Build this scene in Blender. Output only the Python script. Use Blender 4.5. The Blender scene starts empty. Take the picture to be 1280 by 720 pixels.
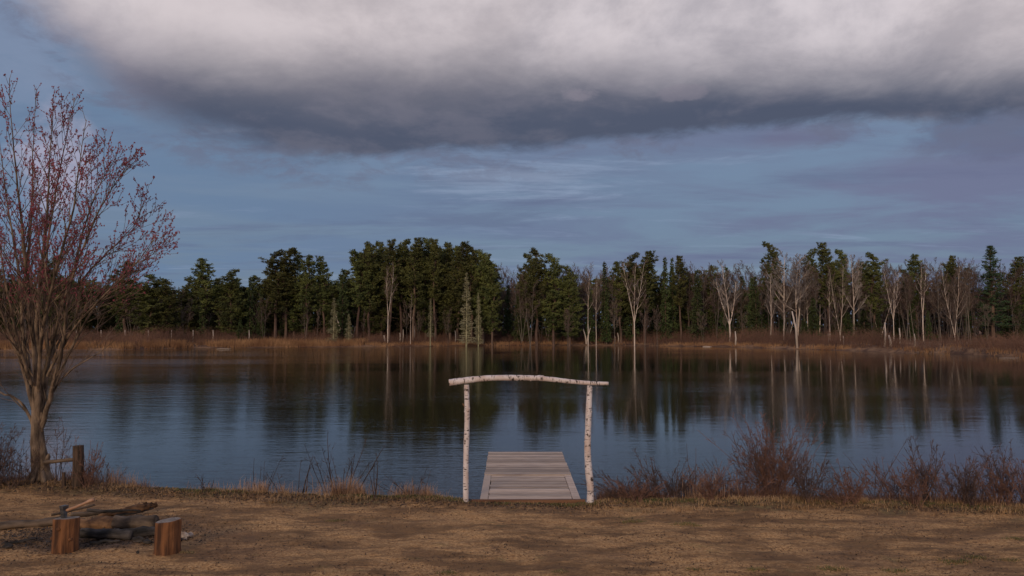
import bpy, math, random
import numpy as np
from mathutils import Vector, Matrix
R = math.radians
rnd = random.Random(7)
C = bpy.context.scene.collection
F = 930.0; P = math.atan(48/930.0); CH = 3.6; WZ = -0.45
cp, sp = math.cos(P), math.sin(P)

# ---------------------------------------------------------------- placing
def ray(px, py):
    u = (px-640)/F; v = (360-py)/F
    return Vector((u, cp - v*sp, sp + v*cp))
def on_z(px, py, z=0.0):
    d = ray(px, py); t = (z-CH)/d.z
    return Vector((d.x*t, d.y*t, z))
def on_y(px, py, Y):
    d = ray(px, py); t = Y/d.y
    return Vector((d.x*t, Y, CH+d.z*t))

# ---------------------------------------------------------------- noise for heights
def vnoise(x, y, seed=0):
    x = np.asarray(x, float); y = np.asarray(y, float)
    xi = np.floor(x).astype(np.int64); yi = np.floor(y).astype(np.int64)
    fx = x-xi; fy = y-yi
    fx = fx*fx*(3-2*fx); fy = fy*fy*(3-2*fy)
    def h(a, b):
        n = (a*374761393 + b*668265263 + seed*1442695041) & 0x7fffffff
        n = ((n ^ (n >> 13))*1274126177) & 0x7fffffff
        n = n ^ (n >> 16)
        return (n & 0xffff)/65535.0
    return (h(xi,yi)*(1-fx)+h(xi+1,yi)*fx)*(1-fy)+(h(xi,yi+1)*(1-fx)+h(xi+1,yi+1)*fx)*fy
def fbm(x, y, o=4, seed=0):
    s = 0; a = .5; t = 0
    for i in range(o):
        s = s + a*vnoise(np.asarray(x)*2**i, np.asarray(y)*2**i, seed+i*17); t += a; a *= .5
    return s/t
def sstep(a, b, x):
    t = np.clip((x-a)/(b-a), 0, 1); return t*t*(3-2*t)

# near crest of the bank, far shoreline, both in metres
crest_px = [(-400,606),(0,607),(60,605),(120,608),(170,611),(200,613),(260,616),(400,622),(583,625.5),(740,628),(1000,628),(1150,632),(1280,639),(1600,650)]
cr = sorted([(on_z(a,b).x, on_z(a,b).y) for a,b in crest_px])
CRX = np.array([c[0] for c in cr]); CRY = np.array([c[1] for c in cr])
WDX = np.array([-12,-9.5,-7.5,1.2,2.2,12.]); WDY = np.array([1.6,1.3,.75,.8,2.3,2.6])
far_px = [(-500,441),(0,438),(120,437.5),(250,434.8),(400,433.5),(480,433.2),(620,432),(740,431.8),(900,433.3),(1000,436.5),(1130,438.6)]
fr = [(on_z(a,b,WZ).x, on_z(a,b,WZ).y) for a,b in far_px] + [(59.5,121),(61.5,104),(66.5,97),(80,90),(120,84),(400,80)]
fr.sort()
FRX = np.array([c[0] for c in fr]); FRY = np.array([c[1] for c in fr])
def crest(x): return np.interp(x, CRX, CRY)
def farsh(x):
    x = np.asarray(x, float)
    return np.interp(x, FRX, FRY) + (fbm(x*.09, x*0+3.3, 3, 5)-.5)*3.0
def hgt(x, y):
    x = np.asarray(x, float); y = np.asarray(y, float)
    c = crest(x)+ (fbm(x*1.3, x*0+.5, 3, 9)-.5)*.35; w = np.interp(x, WDX, WDY)
    f = farsh(x)
    near = 0.045*(fbm(x*.8, y*.8, 4, 1)-.5)*2 + .022*(fbm(x*5, y*5, 3, 2)-.5)*2
    near = near + (.05*np.exp(-((y-c)/.45)**2))*(1-np.exp(-((x-.25)/1.3)**4)) - .035*np.exp(-((x-.25)/1.4)**6)*sstep(-.6,0,y-c)
    t = (y-c)/w
    near = np.where(y < c, near, near*(1-np.clip(t,0,1)) - .62*np.clip(t,0,1)**1.3)
    deep = -.62 - 1.6*sstep(1, 9, t)
    lake = np.where(t > 1, deep, near)
    e = y-f
    shore = WZ-.02 + .42*sstep(0, 2.5, e) + .55*sstep(2, 20, e) + .35*(fbm(x*.15, y*.15, 3, 4)-.3)*sstep(1, 6, e)
    shore = np.where(e < 0, -2.2+(1.73)*sstep(-14, 0, e), shore)
    return np.where(y > f-14, np.maximum(shore, np.where(y<f-13.9, lake, shore)), lake)
def gz(x, y): return float(hgt(np.array([x]), np.array([y]))[0])
def on_ground(px, py):
    z = 0.0
    for _ in range(6):
        p = on_z(px, py, z); z = gz(p.x, p.y)
    return Vector((p.x, p.y, z))

# ---------------------------------------------------------------- meshes
class MB:
    def __init__(s): s.v = []; s.f = []; s.m = []
    def tube(s, pts, rad, n=5, cap=True, mi=0, flute=0):
        base = len(s.v); k = len(pts)
        up = None
        for i in range(k):
            a = pts[max(i-1, 0)]; b = pts[min(i+1, k-1)]
            t = (b-a)
            if t.length < 1e-9: t = Vector((0,0,1))
            t.normalize()
            if up is None:
                up = Vector((1,0,0)) if abs(t.x) < .8 else Vector((0,1,0))
            u = (up - t*up.dot(t))
            if u.length < 1e-6: u = t.orthogonal()
            u.normalize(); w = t.cross(u); up = u
            r = rad[i]
            for j in range(n):
                an = 2*math.pi*j/n
                rr = r*(1+flute*math.sin(j*2.3+i*.37)*math.cos(j*5.1)) if flute else r
                s.v.append(pts[i] + u*(math.cos(an)*rr) + w*(math.sin(an)*rr))
        for i in range(k-1):
            for j in range(n):
                a = base+i*n+j; b = base+i*n+(j+1) % n
                s.f.append((a, b, b+n, a+n)); s.m.append(mi)
        if cap:
            s.f.append(tuple(base+j for j in reversed(range(n)))); s.m.append(mi)
            s.f.append(tuple(base+(k-1)*n+j for j in range(n))); s.m.append(mi)
    def quad(s, c, a, b, mi=0):
        i = len(s.v)
        s.v += [c-a-b, c+a-b, c+a+b, c-a+b]; s.f.append((i,i+1,i+2,i+3)); s.m.append(mi)
    def tri(s, a, b, c, mi=0):
        i = len(s.v); s.v += [a,b,c]; s.f.append((i,i+1,i+2)); s.m.append(mi)
    def box(s, lo, hi, mi=0, jit=0, rg=None):
        i = len(s.v)
        for z in (lo[2], hi[2]):
            for x, y in ((lo[0],lo[1]),(hi[0],lo[1]),(hi[0],hi[1]),(lo[0],hi[1])):
                q = Vector((x,y,z))
                if jit: q += Vector([(rg or rnd).uniform(-jit,jit) for _ in range(3)])
                s.v.append(q)
        for f in ((3,2,1,0),(4,5,6,7),(0,1,5,4),(1,2,6,5),(2,3,7,6),(3,0,4,7)):
            s.f.append(tuple(i+k for k in f)); s.m.append(mi)
    def octa(s, c, r, h, mi=0):
        i = len(s.v)
        s.v += [c+Vector((r,0,0)), c+Vector((0,r,0)), c-Vector((r,0,0)), c-Vector((0,r,0)), c+Vector((0,0,h)), c-Vector((0,0,h))]
        for k in range(4):
            s.f.append((i+k, i+(k+1)%4, i+4)); s.f.append((i+(k+1)%4, i+k, i+5)); s.m += [mi, mi]
    def mesh(s, name, mats, smooth=False):
        me = bpy.data.meshes.new(name)
        me.from_pydata([tuple(v) for v in s.v], [], s.f)
        for m in (mats if isinstance(mats, (list,tuple)) else [mats]): me.materials.append(m)
        if len(me.materials) > 1: me.polygons.foreach_set('material_index', s.m)
        if smooth: me.polygons.foreach_set('use_smooth', [True]*len(me.polygons))
        me.update(); return me
def ob(name, me, parent=None, loc=None, **kw):
    if isinstance(me, MB): raise TypeError
    o = bpy.data.objects.new(name, me); C.objects.link(o)
    if parent: o.parent = parent
    if loc is not None: o.location = loc
    for k, v in kw.items(): o[k] = v
    return o
def thing(name, label, cat, loc=(0,0,0), group=None, me=None, rz=0):
    o = bpy.data.objects.new(name, me); C.objects.link(o)
    o.location = loc; o.rotation_euler.z = rz
    o['label'] = label; o['category'] = cat
    if group: o['group'] = group
    return o

# ---------------------------------------------------------------- materials
def newmat(name):
    m = bpy.data.materials.new(name); m.use_nodes = True
    return m, m.node_tree.nodes, m.node_tree.links, m.node_tree.nodes['Principled BSDF']
def mat(name, c1, c2, scale=3, rough=.85, vec=(1,1,1), bump=0, bscale=20, bdist=.01, lo=.35, hi=.65, detail=5, rand=0, spec=.3, trans=0):
    m, N, L, b = newmat(name)
    b.inputs['Roughness'].default_value = rough
    b.inputs['Specular IOR Level'].default_value = spec
    tc = N.new('ShaderNodeTexCoord'); mp = N.new('ShaderNodeMapping'); mp.inputs['Scale'].default_value = vec
    L.new(tc.outputs['Object'], mp.inputs['Vector'])
    n = N.new('ShaderNodeTexNoise'); n.inputs['Scale'].default_value = scale; n.inputs['Detail'].default_value = detail
    L.new(mp.outputs[0], n.inputs['Vector'])
    r = N.new('ShaderNodeValToRGB'); r.color_ramp.elements[0].position = lo; r.color_ramp.elements[1].position = hi
    r.color_ramp.elements[0].color = (*c1,1); r.color_ramp.elements[1].color = (*c2,1)
    L.new(n.outputs['Fac'], r.inputs[0]); out = r.outputs[0]
    if rand:
        oi = N.new('ShaderNodeObjectInfo'); hs = N.new('ShaderNodeHueSaturation')
        mr = N.new('ShaderNodeMapRange'); mr.inputs[3].default_value = 1-rand; mr.inputs[4].default_value = 1+rand
        L.new(oi.outputs['Random'], mr.inputs[0]); L.new(mr.outputs[0], hs.inputs['Value'])
        mr2 = N.new('ShaderNodeMapRange'); mr2.inputs[3].default_value = .5-rand*.08; mr2.inputs[4].default_value = .5+rand*.04
        L.new(oi.outputs['Random'], mr2.inputs[0]); L.new(mr2.outputs[0], hs.inputs['Hue'])
        L.new(out, hs.inputs['Color']); out = hs.outputs[0]
    L.new(out, b.inputs['Base Color'])
    if bump:
        n2 = N.new('ShaderNodeTexNoise'); n2.inputs['Scale'].default_value = bscale; n2.inputs['Detail'].default_value = 6
        L.new(mp.outputs[0], n2.inputs['Vector'])
        bp = N.new('ShaderNodeBump'); bp.inputs['Strength'].default_value = bump; bp.inputs['Distance'].default_value = bdist
        L.new(n2.outputs['Fac'], bp.inputs['Height']); L.new(bp.outputs[0], b.inputs['Normal'])
    return m
def birch_mat(name, white, dark, zsc, sc, th=.62, big=.66, rand=0, zgrad=None):
    m, N, L, b = newmat(name)
    b.inputs['Roughness'].default_value = .7; b.inputs['Specular IOR Level'].default_value = .25
    tc = N.new('ShaderNodeTexCoord')
    def nz(vec, scale, lo, hi, det=4):
        mp = N.new('ShaderNodeMapping'); mp.inputs['Scale'].default_value = vec
        L.new(tc.outputs['Object'], mp.inputs['Vector'])
        n = N.new('ShaderNodeTexNoise'); n.inputs['Scale'].default_value = scale; n.inputs['Detail'].default_value = det
        L.new(mp.outputs[0], n.inputs['Vector'])
        r = N.new('ShaderNodeMapRange'); r.inputs[1].default_value = lo; r.inputs[2].default_value = hi
        L.new(n.outputs['Fac'], r.inputs[0]); return r.outputs[0], n.outputs['Fac']
    a, ah = nz((1,1,zsc), sc, th, th+.05)
    c, ch = nz((1,1,1.6), sc*.75, big, big+.05, 5)
    e, eh = nz((1,1,.6), sc*.5, .35, .7)
    mx = N.new('ShaderNodeMath'); mx.operation = 'MAXIMUM'; L.new(a, mx.inputs[0]); L.new(c, mx.inputs[1])
    m0 = N.new('ShaderNodeMix'); m0.data_type = 'RGBA'; m0.inputs[6].default_value = (*white,1)
    m0.inputs[7].default_value = (white[0]*.72, white[1]*.6, white[2]*.52, 1); L.new(e, m0.inputs[0])
    m1 = N.new('ShaderNodeMix'); m1.data_type = 'RGBA'; L.new(m0.outputs[2], m1.inputs[6]); m1.inputs[7].default_value = (*dark,1)
    L.new(mx.outputs[0], m1.inputs[0]); L.new(m1.outputs[2], b.inputs['Base Color'])
    bp = N.new('ShaderNodeBump'); bp.inputs['Strength'].default_value = .5; bp.inputs['Distance'].default_value = .006
    iv = N.new('ShaderNodeMath'); iv.operation = 'SUBTRACT'; iv.inputs[0].default_value = 1; L.new(mx.outputs[0], iv.inputs[1])
    L.new(iv.outputs[0], bp.inputs['Height']); L.new(bp.outputs[0], b.inputs['Normal'])
    return m

M = {}
M['arch_birch'] = birch_mat('arch_birch_bark', (.67,.62,.635), (.06,.045,.04), 5, 10, .6, .615)
M['far_birch'] = birch_mat('distant_birch_bark', (.68,.6,.54), (.16,.12,.1), 1.5, 1.0, .62, .66)
M['snag'] = mat('bleached_snag_wood', (.36,.3,.26), (.6,.52,.46), .9, vec=(1,1,.3))
M['bark'] = mat('pine_bark', (.085,.058,.045), (.17,.115,.09), 1.2, vec=(1,1,.3), rand=.25)
M['needle'] = mat('pine_needles', (.052,.064,.022), (.12,.132,.038), .25, lo=.38, hi=.62, rand=.3)
M['spruce'] = mat('spruce_needles', (.036,.056,.022), (.075,.105,.034), .6, rand=.3)
M['wpine'] = mat('white_pine_needles', (.028,.058,.03), (.06,.105,.045), .5, rand=.15)
M['lichen'] = mat('lichened_twigs', (.24,.23,.14), (.36,.34,.22), .8, rand=.1)
M['bare'] = mat('bare_twigs', (.085,.06,.05), (.15,.11,.09), .4, rand=.35)
M['bare_pale'] = mat('pale_twigs', (.16,.135,.125), (.27,.235,.215), .4, rand=.15)
M['bare_trunk'] = mat('grey_bark', (.095,.08,.07), (.19,.16,.14), .8, vec=(1,1,.4), rand=.3)
M['thicket'] = mat('thicket_stems', (.08,.044,.034), (.165,.09,.064), .12, rand=0)
M['sedge'] = mat('dry_sedge', (.17,.085,.045), (.34,.2,.105), .25)
M['maple_bark'] = mat('maple_bark', (.055,.038,.026), (.23,.165,.115), 6, vec=(1.2,1.2,.4), bump=1, bscale=12, bdist=.04, detail=9, lo=.38, hi=.62)
M['maple_twig'] = mat('maple_twigs', (.10,.062,.052), (.17,.11,.09), 2)
M['buds'] = mat('red_buds', (.19,.04,.055), (.38,.09,.115), 3, rough=.6)
M['shrub'] = mat('dogwood_stems', (.055,.036,.032), (.12,.076,.064), 4)
M['shrub_red'] = mat('red_dogwood_stems', (.1,.052,.04), (.2,.108,.08), 4)
M['drygrass'] = mat('dry_grass', (.24,.14,.07), (.42,.27,.14), 1.2)
M['tangrass'] = mat('tan_grass_stalks', (.24,.14,.09), (.42,.27,.18), 2)
M['dark_shrub'] = mat('dark_bare_stems', (.03,.02,.018), (.075,.05,.042), 4)
M['green'] = mat('green_grass', (.07,.085,.025), (.15,.15,.05), 2)
M['litter'] = mat('leaf_litter', (.06,.034,.022), (.2,.115,.065), 3.5, lo=.3, hi=.7)
M['litter_dark'] = mat('dark_debris', (.02,.015,.012), (.07,.045,.03), 6)
M['plank'] = None
M['beam'] = mat('reddish_treated_timber', (.1,.045,.025), (.2,.1,.055), 3, vec=(.3,3,3), bump=.4)
M['stump'] = mat('peeled_stump_wood', (.05,.022,.012), (.22,.095,.04), 4.5, vec=(2.2,2.2,.3), bump=1, bscale=9, bdist=.03, lo=.36, hi=.66, detail=9)
M['endgrain'] = mat('grey_end_grain', (.14,.115,.1), (.28,.235,.205), 14, bump=.5)
M['log'] = mat('weathered_log', (.035,.025,.019), (.16,.115,.082), 5, vec=(.6,1.5,1.5), bump=.8, bscale=10, bdist=.02)
M['logtan'] = mat('peeling_tan_log', (.05,.026,.015), (.22,.12,.06), 5, vec=(.8,1.5,1.5), bump=.8, bscale=10, bdist=.02)
M['char'] = mat('charred_wood', (.012,.011,.011), (.1,.085,.08), 5, vec=(.4,1.5,1.5), bump=1, bscale=14, bdist=.02, lo=.42, hi=.75)
M['post'] = mat('weathered_post', (.028,.019,.014), (.095,.06,.042), 9, vec=(2,2,.25), bump=.8, bscale=10, bdist=.01)
M['steel'] = mat('dark_steel', (.06,.06,.065), (.14,.14,.15), 20, rough=.45); M['steel'].node_tree.nodes['Principled BSDF'].inputs['Metallic'].default_value = .6
M['handle'] = mat('axe_handle_wood', (.28,.15,.09), (.42,.25,.16), 10, rough=.6)
M['rock'] = mat('pale_stone', (.2,.15,.12), (.5,.43,.37), 12, bump=.5)

# deck planks: every board its own tone through a per-face attribute
def plank_mat():
    m, N, L, b = newmat('weathered_deck_boards')
    b.inputs['Roughness'].default_value = .75
    at = N.new('ShaderNodeAttribute'); at.attribute_name = 'tone'
    tc = N.new('ShaderNodeTexCoord'); mp = N.new('ShaderNodeMapping'); mp.inputs['Scale'].default_value = (.8,14,6)
    L.new(tc.outputs['Object'], mp.inputs[0])
    ad = N.new('ShaderNodeVectorMath'); ad.operation = 'ADD'; L.new(mp.outputs[0], ad.inputs[0]); L.new(at.outputs['Vector'], ad.inputs[1])
    n = N.new('ShaderNodeTexNoise'); n.inputs['Scale'].default_value = 3; n.inputs['Detail'].default_value = 6; L.new(ad.outputs[0], n.inputs['Vector'])
    r = N.new('ShaderNodeValToRGB'); r.color_ramp.elements[0].position = .3; r.color_ramp.elements[1].position = .72
    r.color_ramp.elements[0].color = (.27,.195,.15,1); r.color_ramp.elements[1].color = (.57,.455,.375,1)
    L.new(n.outputs['Fac'], r.inputs[0])
    mr = N.new('ShaderNodeMapRange'); mr.inputs[2].default_value = 10; mr.inputs[3].default_value = .55; mr.inputs[4].default_value = 1.25
    L.new(at.outputs['Fac'], mr.inputs[0])
    hs = N.new('ShaderNodeHueSaturation'); L.new(r.outputs[0], hs.inputs['Color']); L.new(mr.outputs[0], hs.inputs['Value'])
    L.new(hs.outputs[0], b.inputs['Base Color'])
    bp = N.new('ShaderNodeBump'); bp.inputs['Strength'].default_value = .4; bp.inputs['Distance'].default_value = .004
    L.new(n.outputs['Fac'], bp.inputs['Height']); L.new(bp.outputs[0], b.inputs['Normal'])
    return m
M['plank'] = plank_mat()

# ---------------------------------------------------------------- ground
def axis(lo, hi, step, far, g=1.12):
    a = list(np.arange(lo, hi, step)); s = step; x = hi
    while x < far: a.append(x); s = min(s*g, 60 if x > 260 else 3.5); x += s
    a.append(far); return a
xs = axis(0, 13, .07, 1500); xs = [-x for x in reversed(xs[1:])] + xs
ys = [-600,-300,-120,-50,-20,-8,0,4,7,8.5] + axis(9.5, 18.5, .05, 1500)
XS, YS = np.meshgrid(np.array(xs), np.array(ys))
ZS = hgt(XS, YS)
FP = on_z(120, 668)          # fire pit
dd = np.hypot((XS-FP.x)*.75, (YS-FP.y)*1.2)
ZS = ZS - .05*np.exp(-(dd/.9)**2)
nx, ny = len(xs), len(ys)
co = np.stack([XS.ravel(), YS.ravel(), ZS.ravel()], 1)
idx = np.arange(nx*ny).reshape(ny, nx)
fc = np.stack([idx[:-1,:-1].ravel(), idx[:-1,1:].ravel(), idx[1:,1:].ravel(), idx[1:,:-1].ravel()], 1)
gm = bpy.data.meshes.new('ground')
gm.vertices.add(len(co)); gm.vertices.foreach_set('co', co.ravel())
gm.loops.add(fc.size); gm.loops.foreach_set('vertex_index', fc.ravel().astype(np.int32))
gm.polygons.add(len(fc)); gm.polygons.foreach_set('loop_start', np.arange(0, fc.size, 4, dtype=np.int32))
gm.polygons.foreach_set('use_smooth', np.ones(len(fc), bool))
gm.update(calc_edges=True)
# zones: R = turf and litter on the crest, G = ash of the fire pit, B = far shore soil
ccr = crest(XS)
zr = sstep(-.8, .0, YS-ccr + (fbm(XS*1.5, YS*1.5, 3, 31)-.5)*1.8)
zg = np.clip(1.25-dd/1.15+(fbm(XS*3, YS*3, 3, 33)-.5)*1.6, 0, 1)
zb = sstep(40, 60, YS)
ca = gm.color_attributes.new('zone', 'FLOAT_COLOR', 'POINT')
ca.data.foreach_set('color', np.stack([zr.ravel(), zg.ravel(), zb.ravel(), np.ones(nx*ny)], 1).ravel())
def ground_mat():
    m, N, L, b = newmat('sandy_ground')
    b.inputs['Roughness'].default_value = .95; b.inputs['Specular IOR Level'].default_value = .15
    tc = N.new('ShaderNodeTexCoord')
    def nz(scale, vec=(1,1,1), det=6, rg=.5, off=0):
        mp = N.new('ShaderNodeMapping'); mp.inputs['Scale'].default_value = vec; mp.inputs['Location'].default_value = (off,off,0)
        L.new(tc.outputs['Object'], mp.inputs[0])
        n = N.new('ShaderNodeTexNoise'); n.inputs['Scale'].default_value = scale; n.inputs['Detail'].default_value = det
        n.inputs['Roughness'].default_value = rg; L.new(mp.outputs[0], n.inputs['Vector']); return n.outputs['Fac']
    def rng(x, a, c):
        r = N.new('ShaderNodeMapRange'); r.interpolation_type = 'SMOOTHSTEP'; r.inputs[1].default_value = a; r.inputs[2].default_value = c; L.new(x, r.inputs[0]); return r.outputs[0]
    def mix(f, a, c):
        x = N.new('ShaderNodeMix'); x.data_type = 'RGBA'; L.new(f, x.inputs[0])
        for i, v in ((6,a),(7,c)):
            if isinstance(v, tuple): x.inputs[i].default_value = (*v,1)
            else: L.new(v, x.inputs[i])
        return x.outputs[2]
    def mul(a, v):
        x = N.new('ShaderNodeMath'); x.operation = 'MULTIPLY'; L.new(a, x.inputs[0])
        if isinstance(v, (int,float)): x.inputs[1].default_value = v
        else: L.new(v, x.inputs[1])
        return x.outputs[0]
    fine = nz(22, (1,1,1), 8, .7)
    sand = mix(rng(fine, .36, .64), (.31,.165,.07), (.58,.35,.165))
    med = nz(1.1, (.55,1.25,1), 7, .66)
    c = mix(mul(rng(med, .42, .6), .85), sand, (.17,.096,.048))
    c = mix(mul(rng(nz(2.2, (.35,1.6,1), 8, .7, 41), .5, .62), .6), c, (.11,.064,.036))
    c = mix(mul(rng(nz(4, (.6,1.3,1), 8, .75, 7), .52, .68), .75), c, (.12,.068,.043))
    c = mix(mul(rng(nz(.55, (.6,1,1), 4, .6, 13), .5, .68), .5), c, (.17,.098,.06))
    c = mix(mul(rng(nz(9, (1,1,1), 6, .8, 3), .56, .66), .6), c, (.07,.043,.03))
    c = mix(mul(rng(nz(28, (.7,1,1), 6, .8, 31), .54, .64), .4), c, (.09,.055,.034))
    c = mix(mul(rng(nz(1.6, (.7,1,1), 5, .7, 23), .58, .7), .4), c, (.13,.12,.05))
    at = N.new('ShaderNodeAttribute'); at.attribute_name = 'zone'
    sx = N.new('ShaderNodeSeparateColor'); L.new(at.outputs['Color'], sx.inputs[0])
    turf = mix(rng(nz(6, det=7, rg=.7), .4, .6), (.09,.055,.035), (.2,.15,.07))
    c = mix(mul(sx.outputs[0], .9), c, turf)
    ash = mix(rng(nz(13, det=7, rg=.8), .4, .62), (.035,.027,.025), (.17,.12,.095))
    c = mix(mul(sx.outputs[1], .85), c, ash)
    soil = mix(rng(nz(.25, det=6, rg=.7), .4, .62), (.09,.05,.035), (.26,.155,.09))
    c = mix(sx.outputs[2], c, soil)
    L.new(c, b.inputs['Base Color'])
    bp = N.new('ShaderNodeBump'); bp.inputs['Strength'].default_value = .9; bp.inputs['Distance'].default_value = .035
    s = N.new('ShaderNodeMath'); s.operation = 'ADD'; L.new(nz(14, det=9, rg=.72), s.inputs[0]); L.new(mul(nz(3.2, (.7,1.2,1), 6, .6, 9), 1.6), s.inputs[1])
    L.new(s.outputs[0], bp.inputs['Height']); L.new(bp.outputs[0], b.inputs['Normal'])
    return m
gm.materials.append(ground_mat())
g = ob('ground', gm, kind='structure')

# ---------------------------------------------------------------- water
def water_mat():
    m, N, L, b = newmat('lake_water')
    b.inputs['Base Color'].default_value = (.022,.019,.013,1); b.inputs['Roughness'].default_value = .035
    b.inputs['IOR'].default_value = 1.333
    tc = N.new('ShaderNodeTexCoord')
    def nz(vec, det, rg=.5, off=0, dist=0):
        mp = N.new('ShaderNodeMapping'); mp.inputs['Scale'].default_value = vec; mp.inputs['Location'].default_value = (off,off,off)
        L.new(tc.outputs['Object'], mp.inputs[0])
        n = N.new('ShaderNodeTexNoise'); n.inputs['Scale'].default_value = 1; n.inputs['Detail'].default_value = det
        n.inputs['Roughness'].default_value = rg; n.inputs['Distortion'].default_value = dist; L.new(mp.outputs[0], n.inputs['Vector']); return n.outputs['Fac']
    def op(o, a, c=None):
        x = N.new('ShaderNodeMath'); x.operation = o
        for i, v in enumerate((a, c)):
            if v is None: continue
            if isinstance(v, (int,float)): x.inputs[i].default_value = v
            else: L.new(v, x.inputs[i])
        return x.outputs[0]
    sx = N.new('ShaderNodeSeparateXYZ'); L.new(tc.outputs['Object'], sx.inputs[0])
    def rng(x, a, c, lo=0, hi=1):
        r = N.new('ShaderNodeMapRange'); r.interpolation_type = 'SMOOTHSTEP'; r.inputs[1].default_value = a; r.inputs[2].default_value = c
        r.inputs[3].default_value = lo; r.inputs[4].default_value = hi; L.new(x, r.inputs[0]); return r.outputs[0]
    # breeze: patches, stronger toward the open left side of the lake
    patch = rng(nz((.018,.05,1), 3, .6, 4), .38, .66, .25, 1.15)
    left = rng(sx.outputs[0], 5, -55, .7, 1.2)
    gust = op('MULTIPLY', op('MULTIPLY', rng(sx.outputs[0], 0, -38), rng(sx.outputs[1], 62, 92)), rng(nz((.012,.09,1), 3, .6, 14), .36, .5, .3, 1))
    amp = op('ADD', op('MULTIPLY', patch, left), op('MULTIPLY', gust, 3.2))
    w = op('ADD', op('MULTIPLY', nz((2.2,6.5,1), 3, .6, 2, .3), .0085), op('MULTIPLY', nz((.45,1.3,1), 2, .5, 9, .4), .017))
    h = op('MULTIPLY', w, amp)
    bp = N.new('ShaderNodeBump'); bp.inputs['Strength'].default_value = 1; bp.inputs['Distance'].default_value = 1.0
    L.new(h, bp.inputs['Height']); L.new(bp.outputs[0], b.inputs['Normal'])
    return m
wv = [(-1400,14,WZ),(1400,14,WZ),(1400,200,WZ),(-1400,200,WZ)]
wm = bpy.data.meshes.new('water'); wm.from_pydata(wv, [], [(0,1,2,3)]); wm.materials.append(water_mat())
ob('water', wm, kind='structure')

# ---------------------------------------------------------------- tree growing
def rvec(rg): 
    while True:
        v = Vector((rg.uniform(-1,1), rg.uniform(-1,1), rg.uniform(-1,1)))
        if .05 < v.length < 1: return v.normalized()
def side_dir(d, ang, rg, az=None):
    u = d.orthogonal().normalized(); w = d.cross(u)
    az = rg.uniform(0, 2*math.pi) if az is None else az
    s = u*math.cos(az)+w*math.sin(az)
    return (d*math.cos(ang)+s*math.sin(ang)).normalized()
def path(p, d, L, seg, wig, trop, rg):
    pts = [p.copy()]; d = d.copy()
    for i in range(seg):
        d = (d + rvec(rg)*wig + Vector((0,0,trop))).normalized()
        pts.append(pts[-1]+d*(L/seg))
    return pts
def lerp_path(pts, t):
    k = t*(len(pts)-1); i = min(int(k), len(pts)-2); f = k-i
    return pts[i].lerp(pts[i+1], f), (pts[i+1]-pts[i]).normalized()
def grow(mbs, p, d, L, r, lvl, sp_, rg, mi=0):
    # sp_: list per level (count, angle, length ratio, seg, wig, trop, sides, tmin)
    s = sp_[lvl]
    pts = path(p, d, L, s['seg'], s['wig'], s['trop'], rg)
    k = len(pts)
    rad = [max(r*(1-.75*i/(k-1)), sp_[-1]) for i in range(k)]
    mbs[min(lvl, len(mbs)-1)].tube(pts, rad, s['n'], cap=False)
    if lvl+1 < len(sp_)-1:
        c = sp_[lvl+1]
        for i in range(c['cnt']):
            t = c['t0'] + (1-c['t0'])*(i+rg.random())/c['cnt']
            q, dd_ = lerp_path(pts, min(t,.999))
            cd = side_dir(dd_, c['ang']*rg.uniform(.7,1.25), rg)
            grow(mbs, q, cd, L*c['ratio']*(1.15-.65*t)*rg.uniform(.65,1.1), max(r*(1-.75*t)*.6, sp_[-1]), lvl+1, sp_, rg)

# ---- conifers (prototypes, height 20 m)
def clump(mb, c, rad, n, rg, sz=(.21,.05), flat=.75):
    for _ in range(n):
        o = rvec(rg); o.z *= flat
        p = c + o*rad*rg.uniform(.3,1)
        a = (o + rvec(rg)*.7 + Vector((0,0,.35))).normalized()
        b = a.cross(rvec(rg)).normalized()
        mb.quad(p, a*sz[0]*rg.uniform(.6,1.2), b*sz[1]*rg.uniform(.7,1.3))
def pine_proto(seed, base=.42, width=2.5, dens=1.0):
    rg = random.Random(seed); tr = MB(); cr_ = MB(); H = 20.0
    pts = [Vector((rg.uniform(-.12,.12)*i, rg.uniform(-.12,.12)*i, H*i/8)) for i in range(9)]
    pts[0] = Vector((0,0,-.4))
    tr.tube(pts, [.22*(1-.9*i/8)+.02 for i in range(9)], 6)
    z = H*base; 
    while z < H*.985:
        t = (z-H*base)/(H*(1-base))
        prof = (math.sin(math.pi*min(1, .22+t*.62))**.7)*(1-t**4.0*.7)
        p0, _ = lerp_path(pts, z/H)
        nb = rg.choice((4,5,5,6)); a0 = rg.uniform(0,6.3)
        for k in range(nb):
            if rg.random() < .12: continue
            a = a0+6.283*k/nb+rg.uniform(-.4,.4)
            L = width*prof*rg.uniform(.45,1.2)
            d = Vector((math.cos(a), math.sin(a), .12+.55*t))
            d.normalize()
            bp_ = path(p0, d, L, 3, .12, .1, rg)
            tr.tube(bp_, [.05,.04,.03,.015], 3, cap=False)
            nc = max(2, int(L*2.7*dens))
            for j in range(nc):
                q, _ = lerp_path(bp_, min(.999, .35+.65*(j+.6)/nc))
                clump(cr_, q+rvec(rg)*.3+Vector((0,0,.1)), rg.uniform(.22,.48), 14, rg)
        z += H*rg.uniform(.022,.036)
    for k in range(5): clump(cr_, pts[-1]+rvec(rg)*.3, .4, 14, rg)
    # dead lower limbs
    for k in range(10):
        z = H*rg.uniform(.12, base); p0,_ = lerp_path(pts, z/H); a = rg.uniform(0,6.3)
        bp_ = path(p0, Vector((math.cos(a), math.sin(a), -.1)), rg.uniform(.6,1.8), 2, .15, 0, rg)
        tr.tube(bp_, [.03,.02,.01], 3, cap=False)
    return tr.mesh('pine_trunk', M['bark']), cr_.mesh('pine_crown', M['needle'])
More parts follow.
